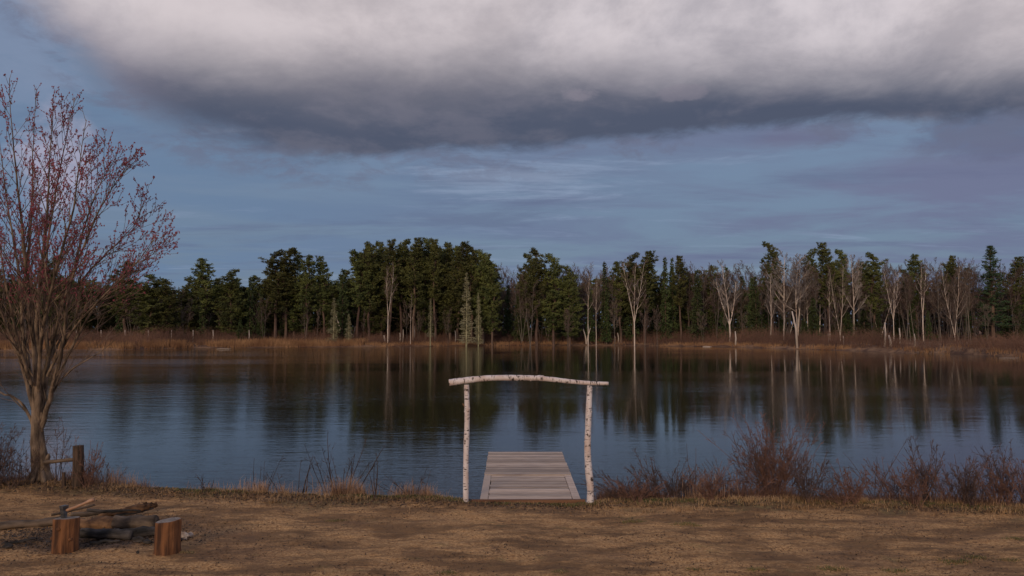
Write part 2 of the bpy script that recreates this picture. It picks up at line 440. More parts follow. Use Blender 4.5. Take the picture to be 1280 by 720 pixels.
def spruce_proto(seed, width=2.4, base=.06, mkey='spruce', dens=1.0, needles=True, nodroop=False):
    rg = random.Random(seed); tr = MB(); cr_ = MB(); H = 20.0
    pts = [Vector((0,0,-.4)), Vector((.05,0,7)), Vector((0,.08,14)), Vector((.02,0,20))]
    tr.tube(pts, [.2,.15,.08,.02], 6)
    z = H*base
    while z < H*.99:
        t = (z/H-base)/(1-base)
        L0 = width*(1-t)**.8*(.75+.25*math.sin(z*1.7+seed))
        p0 = Vector((0,0,z))
        nb = rg.choice((5,6,7)); a0 = rg.uniform(0,6.3)
        for k in range(nb):
            if rg.random() < .1: continue
            a = a0+6.283*k/nb+rg.uniform(-.3,.3); L = L0*rg.uniform(.6,1.12)+.12
            d = Vector((math.cos(a), math.sin(a), -.22+.6*t)).normalized()
            bp_ = path(p0, d, L, 3, .08, .06, rg)
            (tr if needles else cr_).tube(bp_, [.035,.028,.02,.012] if needles else [.07,.06,.045,.03], 3, cap=False)
            nq = int(max(4, L*9*dens))
            for j in range(nq):
                q, dd_ = lerp_path(bp_, min(.999, .12+.88*(j+rg.random())/nq))
                s_ = side_dir(dd_, .9, rg)
                if needles:
                    s_.z -= .2; s_.normalize()
                    w_ = s_.cross(rvec(rg)).normalized()
                    ln = rg.uniform(.16,.34)
                    cr_.quad(q+s_*ln*.8, s_*ln, w_*rg.uniform(.06,.12))
                else:
                    cr_.tri(q-dd_*.05, q+dd_*.05, q+s_*rg.uniform(.25,.6))
        z += H*rg.uniform(.018,.028)
    return tr.mesh('spruce_trunk', M['bark'] if needles else M['lichen']), cr_.mesh('spruce_crown', M[mkey])
def wpine_proto(seed):
    rg = random.Random(seed); tr = MB(); cr_ = MB(); H = 20.0
    tr.tube([Vector((0,0,-.4)),Vector((.1,0,7)),Vector((0,.1,14)),Vector((0,0,19.6))], [.34,.27,.15,.03], 7)
    z = H*.16
    while z < H*.98:
        t = (z/H-.16)/.84
        L0 = 4.1*(1-t)**.75*(.8+.3*math.sin(z*2.1))+.35
        nb = 5; a0 = rg.uniform(0,6.3)
        for k in range(nb):
            a = a0+6.283*k/nb+rg.uniform(-.4,.4); L = L0*rg.uniform(.5,1.1)
            bp_ = path(Vector((0,0,z)), Vector((math.cos(a), math.sin(a), .02+.35*t)).normalized(), L, 3, .1, .05, rg)
            tr.tube(bp_, [.06,.045,.03,.015], 3, cap=False)
            for j in range(max(2,int(L*2.6))):
                q, _ = lerp_path(bp_, min(.999, .25+.75*(j+.5)/max(2,int(L*2.6))))
                clump(cr_, q+rvec(rg)*.25+Vector((0,0,.1)), rg.uniform(.35,.6), 12, rg, flat=.35)
        z += H*rg.uniform(.028,.04)
    return tr.mesh('pine_trunk', M['bark']), cr_.mesh('pine_crown', M['wpine'])
# ---- bare hardwoods, height ~20
def lv(cnt, ang, ratio, seg, wig, trop, n, t0): return dict(cnt=cnt, ang=R(ang), ratio=ratio, seg=seg, wig=wig, trop=trop, n=n, t0=t0)
def fit(mbs, H=20.0):
    top = max(v.z for m_ in mbs for v in m_.v); k = H/top
    for m_ in mbs: m_.v = [Vector((v.x*k, v.y*k, v.z*k if v.z > 0 else v.z)) for v in m_.v]
def bare_proto(seed, tm, cm, pale=False, stems=1, dens=1.0, t0=.35, spread=28):
    rg = random.Random(seed); a = MB(); b = MB()
    spc = [lv(1,0,1,7,.06,.03,6,0), lv(int(13*dens),42,.34,4,.14,.10,4,t0), lv(9,38,.45,3,.18,.08,3,.15), lv(8,36,.55,2,.2,.06,3,.1), .018]
    for s in range(stems):
        d = Vector((rg.uniform(-1,1)*.07, rg.uniform(-1,1)*.05, 1)).normalized() if stems == 1 else side_dir(Vector((0,0,1)), R(rg.uniform(5,14)), rg, az=6.28*s/stems+rg.uniform(-.4,.4))
        grow([a,a,b,b], Vector((0,0,-.4)), d, 17*rg.uniform(.85,1), .125 if stems == 1 else .10, 0, spc, rg)
    fit([a,b]); return a.mesh('bare_trunk', tm), b.mesh('bare_crown', cm)
def birch_proto(seed, forkz=.3, arms=((-.16,.15,1),(.2,.1,.95)), lean=0, r=.125, tm=None, cm=None, dens=1):
    # forked trunk given as a list of arms (dx, dy slopes, height factor)
    rg = random.Random(seed); a = MB(); b = MB(); H = 18.0
    f = Vector((lean*H*forkz, 0, H*forkz))
    a.tube([Vector((0,0,-.4)), f*.5+Vector((rg.uniform(-.1,.1),0,0)), f], [r*1.15, r, r*.85], 6)
    spc = [lv(1,0,1,7,.05,.05,5,0), lv(int(12*dens),36,.30,4,.13,.12,4,.22), lv(9,34,.45,3,.18,.05,3,.2), lv(8,36,.6,2,.2,-.02,3,.15), .014]
    for dx, dy, hf in arms:
        d = Vector((dx, dy, 1)).normalized()
        grow([a,a,b,b], f-Vector((0,0,.1)), d, H*(1-forkz)*hf, r*.72, 0, spc, rg)
    fit([a,b]); return a.mesh('birch_trunk', tm or M['far_birch']), b.mesh('birch_crown', cm or M['bare'])

PR = {}
PR['pine'] = [pine_proto(11+i, base=b_, width=w_) for i,(b_,w_) in enumerate(((.40,2.3),(.34,2.7),(.42,2.3),(.3,2.9)))]
PR['pinefull'] = [pine_proto(31+i, base=b_, width=w_, dens=1.15) for i,(b_,w_) in enumerate(((.12,3.0),(.18,2.7)))]
PR['spruce'] = [spruce_proto(51+i, width=w_) for i,w_ in enumerate((2.2,2.7,3.2))]
PR['dead'] = [spruce_proto(61, width=1.9, mkey='lichen', dens=1.3, needles=False), spruce_proto(62, width=1.5, base=.2, mkey='lichen', dens=.7, needles=False)]
PR['wpine'] = [wpine_proto(71)]
PR['bare'] = [bare_proto(81, M['bare_trunk'], M['bare']), bare_proto(82, M['bare_trunk'], M['bare'], t0=.45), bare_proto(83, M['bare_trunk'], M['bare'], stems=2, dens=.8), bare_proto(84, M['bare_trunk'], M['bare'], stems=3, dens=.7)]
PR['pale'] = [bare_proto(91, M['far_birch'], M['bare_pale'], t0=.3), bare_proto(92, M['far_birch'], M['bare_pale'], stems=2, dens=.8)]
PR['birchV'] = [birch_proto(101, .28, ((-.17,.05,1),(.2,.1,.95),(.02,-.1,.9)))]
PR['birchY'] = [birch_proto(102, .36, ((-.12,.05,.95),(.17,.1,1)))]
PR['birch1'] = [birch_proto(103, .3, ((.02,.02,1),))]
PR['birch2'] = [birch_proto(104, .06, ((-.13,.1,.92),(.06,-.1,1)), r=.125)]
PR['birchbig'] = [birch_proto(105, .22, ((0,.05,1),(-.28,.1,.75),(.3,-.1,.72)), r=.18, cm=M['bare_pale'], dens=1.2)]

KIND = dict(pine=('pine_tree','pine tree'), pinefull=('pine_tree','pine tree'), spruce=('spruce_tree','spruce tree'), dead=('dead_spruce','dead tree'), wpine=('pine_tree','pine tree'),
            bare=('bare_tree','bare tree'), pale=('bare_tree','bare tree'), birchV=('birch_tree','birch tree'), birchY=('birch_tree','birch tree'), birch1=('birch_tree','birch tree'), birch2=('birch_tree','birch tree'), birchbig=('birch_tree','birch tree'))
def tree(kind, px, top, dist, label, group=None, ws=1.0, var=None, rz=None, rg=rnd, flat=False):
    protos = PR[kind]; tm, cm = protos[var if var is not None else rg.randrange(len(protos))]
    p = on_y(px, 408, dist); z = gz(p.x, dist)
    ztop = on_y(px, top, dist).z; H = ztop-z
    s = H/20.0; w = ws*1.14*(.45*s+.55) if kind in ('pine','pinefull') else ws*s
    nm, cat = KIND[kind]
    o = thing(nm, label, cat, (p.x, dist, z), group, rz=rg.uniform(0,6.28) if rz is None else rz)
    o.scale = (w, w, s)
    ob('trunk', tm, o); ob('crown', cm, o)
    return o

# ---------------------------------------------------------------- skyline trees across the lake, one by one
G1 = 'pines along the far shore'; G2 = 'bare hardwoods along the far shore'; G3 = 'birches on the far shore'; G4 = 'spruces along the far shore'
hand = [
 ('pine', -12, 338, 158, 'tall pine at the far left edge, beyond the red-budded maple', G1, 1.2, 1),
 ('pinefull', 12, 344, 160, 'low bushy pine far across the water just left of the maple stems', G1, 1.1, 0),
 ('pinefull', 66, 322, 150, 'broad dark pine seen through the maple branches, tallest behind the maple', G1, 1.3, 1),
 ('pine', 156, 327, 152, 'dark pine rising right behind the tips of the lowest maple boughs', G1, 1.25, 3),
 ('pinefull', 186, 344, 150, 'low wide pine just right of the maple tips on the far shore', G1, 1.4, 0),
 ('pinefull', 208, 350, 150, 'short round pine in the low gap before the tufted pine', G1, 1.2, 1),
 ('pine', 256, 324, 156, 'tufted pine standing alone above the low trees, first tall one from the left', G1, 1.25, 1),
 ('pinefull', 287, 338, 156, 'rounded pine next to the lone tufted pine', G1, 1.1, 0),
 ('spruce', 312, 345, 158, 'small pointed spruce between the rounded pine and the four-crowned pine clump', G4, 1, 0),
 ('pine', 344, 314, 158, 'broad-armed pine at the left of the four-crowned clump', G1, 1.35, 3),
 ('pine', 357, 312, 159, 'tallest pine of the four-crowned clump left of centre', G1, 1.1, 0),
 ('pine', 368, 313, 162, 'pine just right of the tallest crown of the four-crowned clump', G1, 1.1, 2),
 ('pine', 383, 321, 158, 'lower pine closing the four-crowned clump on the right', G1, 1.0, 1),
 ('pine', 405, 322, 160, 'single pine with sky on both sides between clump and tall stand', G1, 1.0, 1),
 ('spruce', 428, 336, 157, 'dark pointed spruce at the foot of the tall stand, left side', G4, 1.2, 1),
 ('pine', 447, 315, 158, 'sparse pine, leftmost and shorter at the edge of the tall stand', G1, 1.15, 0),
 ('pine', 461, 304, 159, 'pine at the left shoulder of the tall central stand', G1, 1.1, 3),
 ('pine', 474, 303, 163, 'second tall crown from the left of the central stand', G1, .95, 0),
 ('pine', 487, 302, 158, 'tall pine directly behind the forked white birch in the central stand', G1, 1.05, 2),
 ('pine', 501, 301, 161, 'tall pine between the forked birch and the highest crown', G1, 1.0, 0),
 ('pine', 517, 298, 158, 'highest pine crown of the tall central stand', G1, 1.1, 1),
 ('pine', 532, 299, 162, 'tall pine just right of the highest crown', G1, 1.05, 0),
 ('pine', 544, 300, 159, 'tall pine behind the short bleached snag in the central stand', G1, .95, 2),
 ('pine', 557, 304, 163, 'slim pine between the snag and the dead lichen-grey spruce', G1, 1.0, 0),
 ('pine', 572, 304, 159, 'pine with pointed crown left of the grey dead spruce', G1, 1.05, 1),
 ('pine', 590, 308, 160, 'rounded pine standing behind the grey dead spruce', G1, 1.15, 3),
 ('pinefull', 604, 314, 158, 'full-skirted pine near the right end of the tall stand', G1, 1.0, 1),
 ('pinefull', 615, 328, 157, 'last and shortest pine at the right end of the tall stand', G1, .9, 1),
 ('pine', 661, 318, 162, 'left pine of the cluster above the right arch post, side branches to the left', G1, 1.05, 0),
 ('pine', 671, 312, 158, 'tallest pine of the cluster between the two arch posts', G1, 1.15, 3),
 ('pinefull', 692, 319, 157, 'broad yellow-green pine at the right of the cluster', G1, 1.1, 1),
 ('pinefull', 712, 334, 157, 'low skirted pine sloping off the right of the cluster', G1, 1.0, 0),
 ('spruce', 756, 326, 160, 'slim spruce among bare trees left of the forked white birch', G4, .9, 0),
 ('pine', 776, 328, 162, 'pine just left of the wide white birch fork', G1, 1.0, 1),
 ('pine', 792, 318, 163, 'dark round-topped pine behind the wide white birch fork', G1, 1.2, 3),
 ('pine', 806, 315, 160, 'highest dark pine by the wide white birch fork', G1, 1.15, 1),
 ('spruce', 832, 320, 160, 'pointed bright green spruce, left one of a pair', G4, .9, 0),
 ('spruce', 841, 322, 164, 'pointed spruce, right one of a pair', G4, .8, 1),
 ('pine', 851, 321, 160, 'narrow pine right of the pair of pointed spruces', G1, .9, 2),
 ('spruce', 872, 337, 158, 'mid-height spruce with reddish twigs beside it', G4, 1.2, 1),
 ('spruce', 945, 345, 158, 'dull green spruce in front of bare trees near the big pale birch', G4, 1.1, 1),
 ('pine', 966, 304, 161, 'dark ragged pine sticking up at the left of the pale bare trees', G1, .95, 0),
 ('pine', 1015, 313, 165, 'small pine top just behind pale bare crowns', G1, .8, 2),
 ('pine', 1036, 305, 161, 'yellowish tall pine right of the leaning bleached pole', G1, 1.05, 1),
 ('pine', 1052, 313, 164, 'pine with feathery top beside the yellowish tall pine', G1, .9, 0),
 ('pine', 1093, 317, 162, 'dark round pine crown midway between yellowish pine and forked birch', G1, 1.1, 3),
 ('pine', 1145, 320, 164, 'small dark pine top between two white birches', G1, 1.0, 1),
 ('pine', 1193, 321, 165, 'dark pine top directly behind the two-stemmed leaning birch', G1, .9, 2),
 ('wpine', 1241, 308, 160, 'big dense dark green white pine near the right edge', G1, 1.12, 0),
 ('pine', 1272, 322, 163, 'pine half hidden behind the big dense pine, at the right edge', G1, 1.1, 1),
 ('pinefull', 1306, 318, 165, 'wide pine past the right edge of the shore', G1, 1.2, 0),
 ('spruce', 1017, 372, 157, 'small dark spruce under the pale bare trees', G4, 1.6, 2),
 ('spruce', 1080, 388, 156, 'low bushy green spruce, wider than tall, below the bare trees', G4, 3.2, 2),
 ('spruce', 1060, 390, 156, 'low green spruce left of the widest bushy one', G4, 2.4, 1),
 ('spruce', 1098, 391, 157, 'low green spruce right of the widest bushy one', G4, 2.3, 0),
 ('spruce', 905, 380, 158, 'small spruce beside the trunk of the big pale birch', G4, 1.5, 2),
 ('spruce', 300, 400, 153, 'small bright green young conifer at the brush edge', G4, 2.2, 2),
 ('spruce', 1005, 398, 155, 'small yellow-green spruce left of the leaning bleached pole base', G4, 2.4, 1),
 ('dead', 583, 340, 154, 'tall dead spruce covered in grey-green lichen, in front of the stand', None, 1.35, 0),
 ('dead', 598, 366, 155, 'shorter grey dead spruce just right of the tall one', None, 1.2, 0),
 ('dead', 538, 373, 153, 'bleached dead spruce with few stub branches', None, 1.3, 1),
 ('dead', 417, 372, 153, 'grey lichened dead spruce left of the tall stand, behind a leaning stem', None, 1.8, 0),
 ('dead', 436, 392, 153, 'small twiggy dead spruce by the low forked snag', None, 2.0, 0),
 ('birchY', 485, 326, 154, 'forked white birch at the left front of the tall pine stand', G3, .75, 0),
 ('birch1', 513, 366, 153, 'short straight pale birch in front of the tall stand', G3, .7, 0),
 ('bare', 663, 345, 156, 'forked brown bare tree in front of the cluster pines', G2, .8, 2),
 ('birch1', 735, 336, 157, 'slim pale birch right of the arch, among purple-brown trees', G3, .8, 0),
 ('birch1', 745, 345, 158, 'second slim birch close to the right arch post line', G3, .7, 0),
 ('birchV', 793, 322, 154, 'white birch spreading into a wide three-armed fork', G3, .95, 0),
 ('birchbig', 912, 322, 155, 'big pale birch with a round purple-grey crown', G3, 1.0, 0),
 ('pale', 963, 338, 156, 'pale slender tree left of the whitish bare trees', G2, .8, 0),
 ('pale', 980, 312, 157, 'whitish bare tree with a high feathery crown, left of two', G2, 1.1, 0),
 ('pale', 997, 314, 159, 'whitish bare tree with a high feathery crown, right of two', G2, 1.1, 1),
 ('pale', 1010, 325, 160, 'pale bare tree behind the leaning bleached pole', G2, .9, 0),
 ('birch1', 1037, 330, 156, 'pale straight birch in front of the yellowish pine', G3, .7, 0),
 ('birch2', 1050, 326, 155, 'slim birch with two stems, one leaning right', G3, .75, 0),
 ('pale', 1067, 317, 158, 'pale feathery bare tree right of the yellowish pine', G2, .8, 0),
 ('birchV', 1117, 330, 154, 'bright white birch forked low into a V shape', G3, .8, 0),
 ('birchY', 1154, 322, 155, 'tall white birch with one arm reaching left', G3, .95, 0),
 ('birch2', 1193, 326, 154, 'pair-stemmed white birch splitting near the ground, left of the big pine', G3, .85, 0),
 ('bare', 1213, 330, 156, 'slender brown bare tree touching the big dense pine', G2, .7, 1),
]
rt = random.Random(5)
for k, px, top, dist, label, grp, ws, var in hand:
    tree(k, px, top, dist, label, grp, ws, var, rz=(0 if k.startswith('birch') else None), rg=rt)

# ---- fill of the wood behind, stand by stand (each stand one look)
def fill(kind, x0, x1, t0, t1, d0, d1, n, label, group, ws=(.9,1.2)):
    for i in range(n):
        px = x0 + (x1-x0)*(i+rt.random())/n
        tree(kind, px, rt.uniform(t0,t1), rt.uniform(d0,d1), label, group, rt.uniform(*ws), rg=rt)
fill('pinefull', -80, 250, 346, 364, 158, 178, 22, 'one of many low pines filling the woods left of the lone tufted pine', 'low pines in the left woods')
fill('bare', -80, 250, 352, 372, 152, 165, 12, 'one of many reddish bare trees in front of the low left woods', 'bare trees in the left woods')
fill('spruce', -80, 440, 350, 372, 155, 175, 20, 'one of many mid-green spruces filling the woods left of the tall stand', 'spruces filling the left woods')
fill('pinefull', 250, 440, 338, 362, 159, 175, 18, 'one of several pines packed below the four-crowned clump', 'pines packed under the clump')
fill('bare', 255, 440, 365, 385, 154, 160, 8, 'one of several brown bare trees below the four-crowned clump', 'bare trees under the clump', (.8,1))
fill('pine', 445, 618, 305, 330, 163, 184, 26, 'one of many tall pines packed inside the central stand', 'pines inside the central stand')
fill('pinefull', 448, 615, 332, 374, 159, 180, 26, 'one of several lower pines shaded inside the central stand', 'lower pines inside the central stand')
fill('bare', 450, 620, 365, 388, 154, 160, 8, 'one of several thin dark bare trees at the foot of the central stand', 'thin trees at the foot of the stand', (.6,.8))
fill('bare', 620, 770, 326, 346, 160, 182, 30, 'one of many purple-brown bare trees in the gap right of the central stand', 'bare trees in the gap', (.7,1))
fill('spruce', 622, 760, 350, 372, 158, 170, 9, 'one of several dim spruces below the purple-brown bare trees', 'spruces in the gap')
fill('spruce', 755, 960, 330, 352, 160, 176, 14, 'one of many dark spruces packed between wide birch fork and big pale birch', 'spruces right of centre', (1,1.3))
fill('pine', 765, 900, 328, 345, 165, 178, 7, 'one of several pines behind the wide white birch fork', 'pines right of centre')
fill('bare', 850, 970, 322, 340, 158, 176, 24, 'one of many reddish bare crowns around the big pale birch', 'bare trees around the big birch', (.7,1))
fill('bare', 960, 1300, 318, 342, 157, 180, 78, 'one of many brown bare trees forming the right-hand woods', 'bare trees of the right woods', (.65,.95))
fill('pale', 960, 1100, 322, 338, 160, 172, 5, 'one of several greyish bare trees in the right-hand woods', 'pale trees of the right woods', (.8,1))
fill('pine', 1000, 1300, 326, 345, 170, 182, 6, 'one of several dark pines mixed into the right-hand woods', 'pines in the right woods')
fill('spruce', 960, 1300, 365, 392, 158, 172, 12, 'one of several low dark spruces under the right-hand woods', 'low spruces in the right woods', (1.2,1.9))
fill('bare', 700, 1300, 372, 392, 153, 158, 16, 'one of many thin saplings at the front of the right woods', 'saplings on the far shore', (.7,1))

# ---- the far wood behind everything: one mass
mb = MB(); rg = random.Random(3)
for i in range(60000):
    x = rg.uniform(-190,190); y = rg.uniform(184,214)
    top = 13.5 + 1.6*math.sin(x*.09)+1.2*math.sin(x*.31)
    z = top*rg.random()**.8 + .2
    p = Vector((x,y,z)); a = rvec(rg)*rg.uniform(.4,.9); b_ = rvec(rg).cross(a).normalized()*rg.uniform(.14,.32)
    brown = .35 if x < -10 else (.45 if x < 45 else .8)
    mb.quad(p, a, b_, 1 if rg.random() < brown else 0)
for i in range(900):
    x = rg.uniform(-190,190); y = rg.uniform(184,215); h = rg.uniform(9,16)
    mb.tube([Vector((x,y,0)), Vector((x+rg.uniform(-.4,.4),y,h*.5)), Vector((x+rg.uniform(-.8,.8),y,h))], [.13,.1,.03], 3, False, 2)
ob('distant_wood', mb.mesh('distant_wood', [M['needle'], M['bare'], M['bare_trunk']]), kind='stuff', label='dark far-off wood filling the depth behind the shoreline trees', category='woodland')

# ---- shore thicket and sedge: nobody could count them
mb = MB(); rg = random.Random(4)
X = np.array([rg.uniform(-125,125) for _ in range(36000)])
E = np.array([2.5+22*rg.random()**1.2 for _ in range(36000)])
Y = farsh(X)+E; Z = hgt(X, Y); DN = fbm(X*.12, Y*.12, 3, 77)
for x,y,z,dn,e in zip(X,Y,Z,DN,E):
    if y > 176: continue
    if dn < .33 and rg.random() < .6: continue
    h = (.8+4.2*dn*rg.random()**.5)*min(1, .28+e/10)*rg.uniform(.6,1.15)
    p = Vector((x,y,z-.05)); t = Vector((rg.uniform(-.35,.35), rg.uniform(-.3,.3), 1))*h
    s = Vector((rg.choice((-1,1))*rg.uniform(.012,.03), rg.uniform(-.02,.02), 0))
    mb.tri(p-s, p+s, p+t)
    for _ in range(3):
        q = p+t*rg.uniform(.25,.8); mb.tri(q-Vector((0,0,.02)), q+Vector((0,0,.025)), q+Vector((rg.uniform(-.5,.5), rg.uniform(-.3,.3), rg.uniform(.1,.5)))*h*.6)
ob('shore_thicket', mb.mesh('shore_thicket', M['thicket']), kind='stuff', label='dense reddish-brown leafless brush along the far shore', category='brush')
mb = MB()
X = np.array([rg.uniform(-125,125) if rg.random() < .65 else rg.uniform(-110,-30) for _ in range(40000)])
E = np.array([.2+(7 if rg.random()<.6 else 20)*rg.random()**1.2 for _ in range(40000)])
Y = farsh(X)+E; Z = hgt(X, Y); DN = fbm(X*.1+40, Y*.25, 3, 78)
for x,y,z,dn in zip(X,Y,Z,DN):
    if dn < (.47 if x < -30 else .55) and rg.random() < .93: continue
    h = rg.uniform(.25,.75)*(1.9 if x < -30 else 1); p = Vector((x,y,z-.05))
    t = Vector((rg.uniform(-.5,.5), rg.uniform(-.5,.2), 1))*h; s = Vector((rg.uniform(.03,.08),0,0))
    mb.tri(p-s, p+s, p+t)
ob('sedge', mb.mesh('sedge', M['sedge']), kind='stuff', label='dry tan sedge along the far waterline', category='sedge')

# ---- bleached snags and poles on the far shore
def snag(px, base_py, top_px, top_py, r, label, name='dead_snag', cat='dead tree', arms=(), group=None, dist=None):
    dist = dist or min(float(farsh(np.array([on_y(px,430,150).x]))[0])+3.0, 160)
    for k_ in range(60):
        p = on_y(px, 408, dist); z = gz(p.x, dist)
        if dist > 162 or 360-F*math.tan(math.atan2(z-CH, dist)-P) <= base_py+4.5: break
        dist += .6
    o = thing(name, label, cat, (p.x, dist, z), group)
    m_ = MB(); t = on_y(top_px, top_py, dist)-Vector((p.x,dist,z)); t.y = 0
    m_.tube([Vector((0,0,-.3)), t*.5+Vector((.04*t.z,0,0)), t], [r, r*.8, r*.45], 7)
    ob('trunk', m_.mesh('snag_trunk', M['snag'], True), o)
    for ax, ay in arms:
        q = on_y(ax, ay, dist)-Vector((p.x,dist,z)); q.y = .1
        m2 = MB(); m2.tube([Vector((0,0,0)), q*.5+Vector((-.1*q.x,0,0)), q], [r*.9, r*.7, r*.4], 6)
        ob('limb', m2.mesh('snag_limb', M['snag'], True), o)
    return o
snag(429, 423, 419, 392, .2, 'bleached stem leaning left, at the left foot of the tall stand')
snag(441, 423, 438, 410, .1, 'low forked snag with two pale prongs, left of the tall stand', arms=((444,408),))
snag(733, 427, 729, 411, .2, 'bleached V-shaped snag on the shore right of the arch', arms=((738,410),))
snag(996, 430, 990, 389, .22, 'tall bleached pole curving to the left, alone at the waterline')
snag(1105, 427, 1106, 403, .17, 'pale upright pole, tallest of three by the low V-forked birch')
snag(1124, 426, 1124, 410, .15, 'pale pole right of the low V-forked birch')
snag(1113, 427, 1111, 419, .22, 'short pale stub between two poles')
snag(919, 427, 919, 414, .2, 'white post-like snag below the big pale birch')
snag(773, 424, 772, 416, .16, 'short pale snag right of the V-shaped snag')
snag(769, 424, 768, 417, .09, 'thin pale stake beside the short pale snag')
snag(569, 425, 569, 413, .13, 'thin pale snag left of the grey dead spruce')
snag(503, 424, 504, 412, .12, 'pale stake in front of the tall stand, taller of two')
snag(500, 424, 500, 416, .18, 'pale stub in front of the tall stand, shorter of two')
snag(484, 424, 484, 411, .08, 'thin grey stake under the forked birch of the stand')
snag(481, 425, 480, 419, .22, 'thick whitish stub at the waterline near the tall stand')
snag(517, 424, 518, 408, .12, 'grey broken stem beside the short straight birch')
snag(1035, 425, 1035, 417, .1, 'tiny grey stake right of the leaning bleached pole')
snag(1054, 427, 1054, 420, .12, 'tiny pale stub below the two-stemmed birch')
snag(1143, 427, 1143, 417, .1, 'tiny grey stake right of the pale poles')
for q in (95,126,156,185,214,241,266,311):
    snag(q, 424, q+.3, 412.5, .12, 'one of a row of small pale stakes behind the left far shore', 'shore_stake', 'stake', group='row of stakes on the left far shore', dist=146)
# driftwood at the waterline
def drift(px, py, L, r, a, label):
    p = on_z(px, py, WZ+.06); m_ = MB()
    m_.tube([Vector((-L/2,0,0)), Vector((-L/5,.1,r*.5)), Vector((L/4,-.05,.0)), Vector((L/2,0,.02))], [r*.6,r,r*.9,r*.4], 7)
    thing('driftwood', label, 'driftwood', p, me=m_.mesh('driftwood', M['snag'], True), rz=a)
drift(884, 433.3, 1.8, .08, .05, 'white piece of driftwood at the waterline left of the post-like snag')
drift(280, 435.6, 2.6, .035, .03, 'long pale log lying on the left far waterline')
drift(1262, 447.5, 2.6, .02, -.03, 'thin pale log on the water at the right edge')
drift(698, 430.9, 3.0, .09, .1, 'grey fallen log on the shore left of the V-shaped snag')

# ---------------------------------------------------------------- dock
dk = on_z(660, 624, .03); Y0 = on_z(660, 625, .03).y; Y2 = on_z(660, 565, .03).y
xl0 = on_z(597, 622, .03).x; xr0 = on_z(722, 622, .03).x
xl2 = on_z(613.5, 565, .03).x; xr2 = on_z(704.5, 565, .03).x
xL = (xl0+xl2)/2; xR = (xr0+xr2)/2; Y1 = on_z(660, 594, .03).y
dock = thing('dock', 'weathered grey-brown plank dock reaching into the lake behind the arch', 'dock', ((xL+xR)/2, Y0, 0))
rg = random.Random(21); W = (xR-xL)/2
def deck(name, y0, y1, bw, xa, xb, zt, along=False):
    m_ = MB(); tones = []
    y = y0
    if not along:
        while y < y1-.03:
            w = min(bw*rg.uniform(.97,1.03), y1-y); t = rg.uniform(0,10); dz = rg.uniform(-.003,.003)
            m_.box((xa+rg.uniform(-.012,.012), y, zt-.035+dz), (xb+rg.uniform(-.012,.012), y+w-.02, zt+dz)); tones += [t]*8
            y += w
    else:
        m_.box((xa,y0,zt-.035),(xb,y1,zt)); tones += [rg.uniform(0,10)]*8
    me = m_.mesh(name, M['plank']); at = me.attributes.new('tone', 'FLOAT', 'POINT'); at.data.foreach_set('value', tones)
    return ob(name, me, dock)
YY0 = 0.06; YY1 = Y1-Y0; YY2 = Y2-Y0
deck('ramp_deck', YY0, YY1-.02, .145, -W+.17, W-.17, .03)
deck('side_board', YY0, YY1-.02, .15, -W, -W+.158, .036, True)
deck('side_board', YY0, YY1-.02, .15, W-.158, W, .036, True)
deck('end_deck', YY1, YY2, .145, -W, W, .045)
m_ = MB()
for x in (-W+.02, -.02, W-.06): m_.box((x, .08, -.14), (x+.04, YY2-.02, -.009))
m_.box((-W+.061, YY2-.06, -.14), (W-.061, YY2-.02, -.01))
ob('joist_frame', m_.mesh('joists', M['plank']), dock)
for x in (-W+.12, W-.12):
    for y in (YY1, YY2-.25):
        m_ = MB(); m_.tube([Vector((x,y,-2.2)), Vector((x,y,-.142))], [.045,.045], 10); ob('pile', m_.mesh('pile', M['post'], True), dock)
bxl = on_z(590, 625, .0).x-dock.location.x; bxr = on_z(731, 625, .0).x-dock.location.x
m_ = MB(); m_.box((bxl, -.03, -.08), (bxr, .055, .035), jit=.004)
ob('front_beam', m_.mesh('front_beam', M['beam']), dock)

# ---------------------------------------------------------------- birch arch
pl = on_ground(582.5, 627.5); pr = on_ground(737, 629)
Ya = (pl.y+pr.y)/2
arch = thing('birch_arch', 'rustic arch of three white birch logs framing the dock', 'arch', ((pl.x+pr.x)/2, Ya, 0))
ax0 = arch.location.x
def logmesh(name, pts, rad, mat_, n=16, knots=5, seed=1, sub=6):
    # pts: local; resample smooth, bark ridges and knots, wobble
    rg = random.Random(seed); P_ = []; Rr = []
    k = len(pts)
    for i in range(k-1):
        for j in range(sub):
            t = j/sub
            a = pts[max(i-1,0)]; b = pts[i]; c = pts[i+1]; d = pts[min(i+2,k-1)]
            P_.append(.5*((2*b)+(c-a)*t+(2*a-5*b+4*c-d)*t*t+(3*b-a-3*c+d)*t**3)); Rr.append(rad[i]*(1-t)+rad[i+1]*t)
    P_.append(pts[-1]); Rr.append(rad[-1])
    Rr = [r*rg.uniform(.95,1.05) for r in Rr]
    m_ = MB(); m_.tube(P_, Rr, n, True)
    for _ in range(knots):
        i = rg.randrange(2, len(P_)-2); tdir = (P_[i+1]-P_[i]).normalized(); s = side_dir(tdir, R(80), rg)
        m_.tube([P_[i]+s*Rr[i]*.6, P_[i]+s*(Rr[i]*1.12+.004)], [Rr[i]*.4, Rr[i]*.22], 7)
    me = m_.mesh(name, mat_, True)
    return me
def pxl(px, py, Y=None):
    q = on_y(px, py, Y or Ya); return Vector((q.x-ax0, 0, q.z))
lp = [Vector((pl.x-ax0,0,-.3)), pxl(582.3,600), pxl(582.5,570), pxl(583.5,540), pxl(584,515), pxl(583.5,495), pxl(583.2,481)]
ob('post', logmesh('arch_post', lp, [.058,.057,.055,.056,.055,.053,.052], M['arch_birch'], seed=2, knots=7), arch)
rp = [Vector((pr.x-ax0,0,-.3)), pxl(738,612), pxl(736,590), pxl(734.5,565), pxl(735,540), pxl(736,510), pxl(737.3,482)]
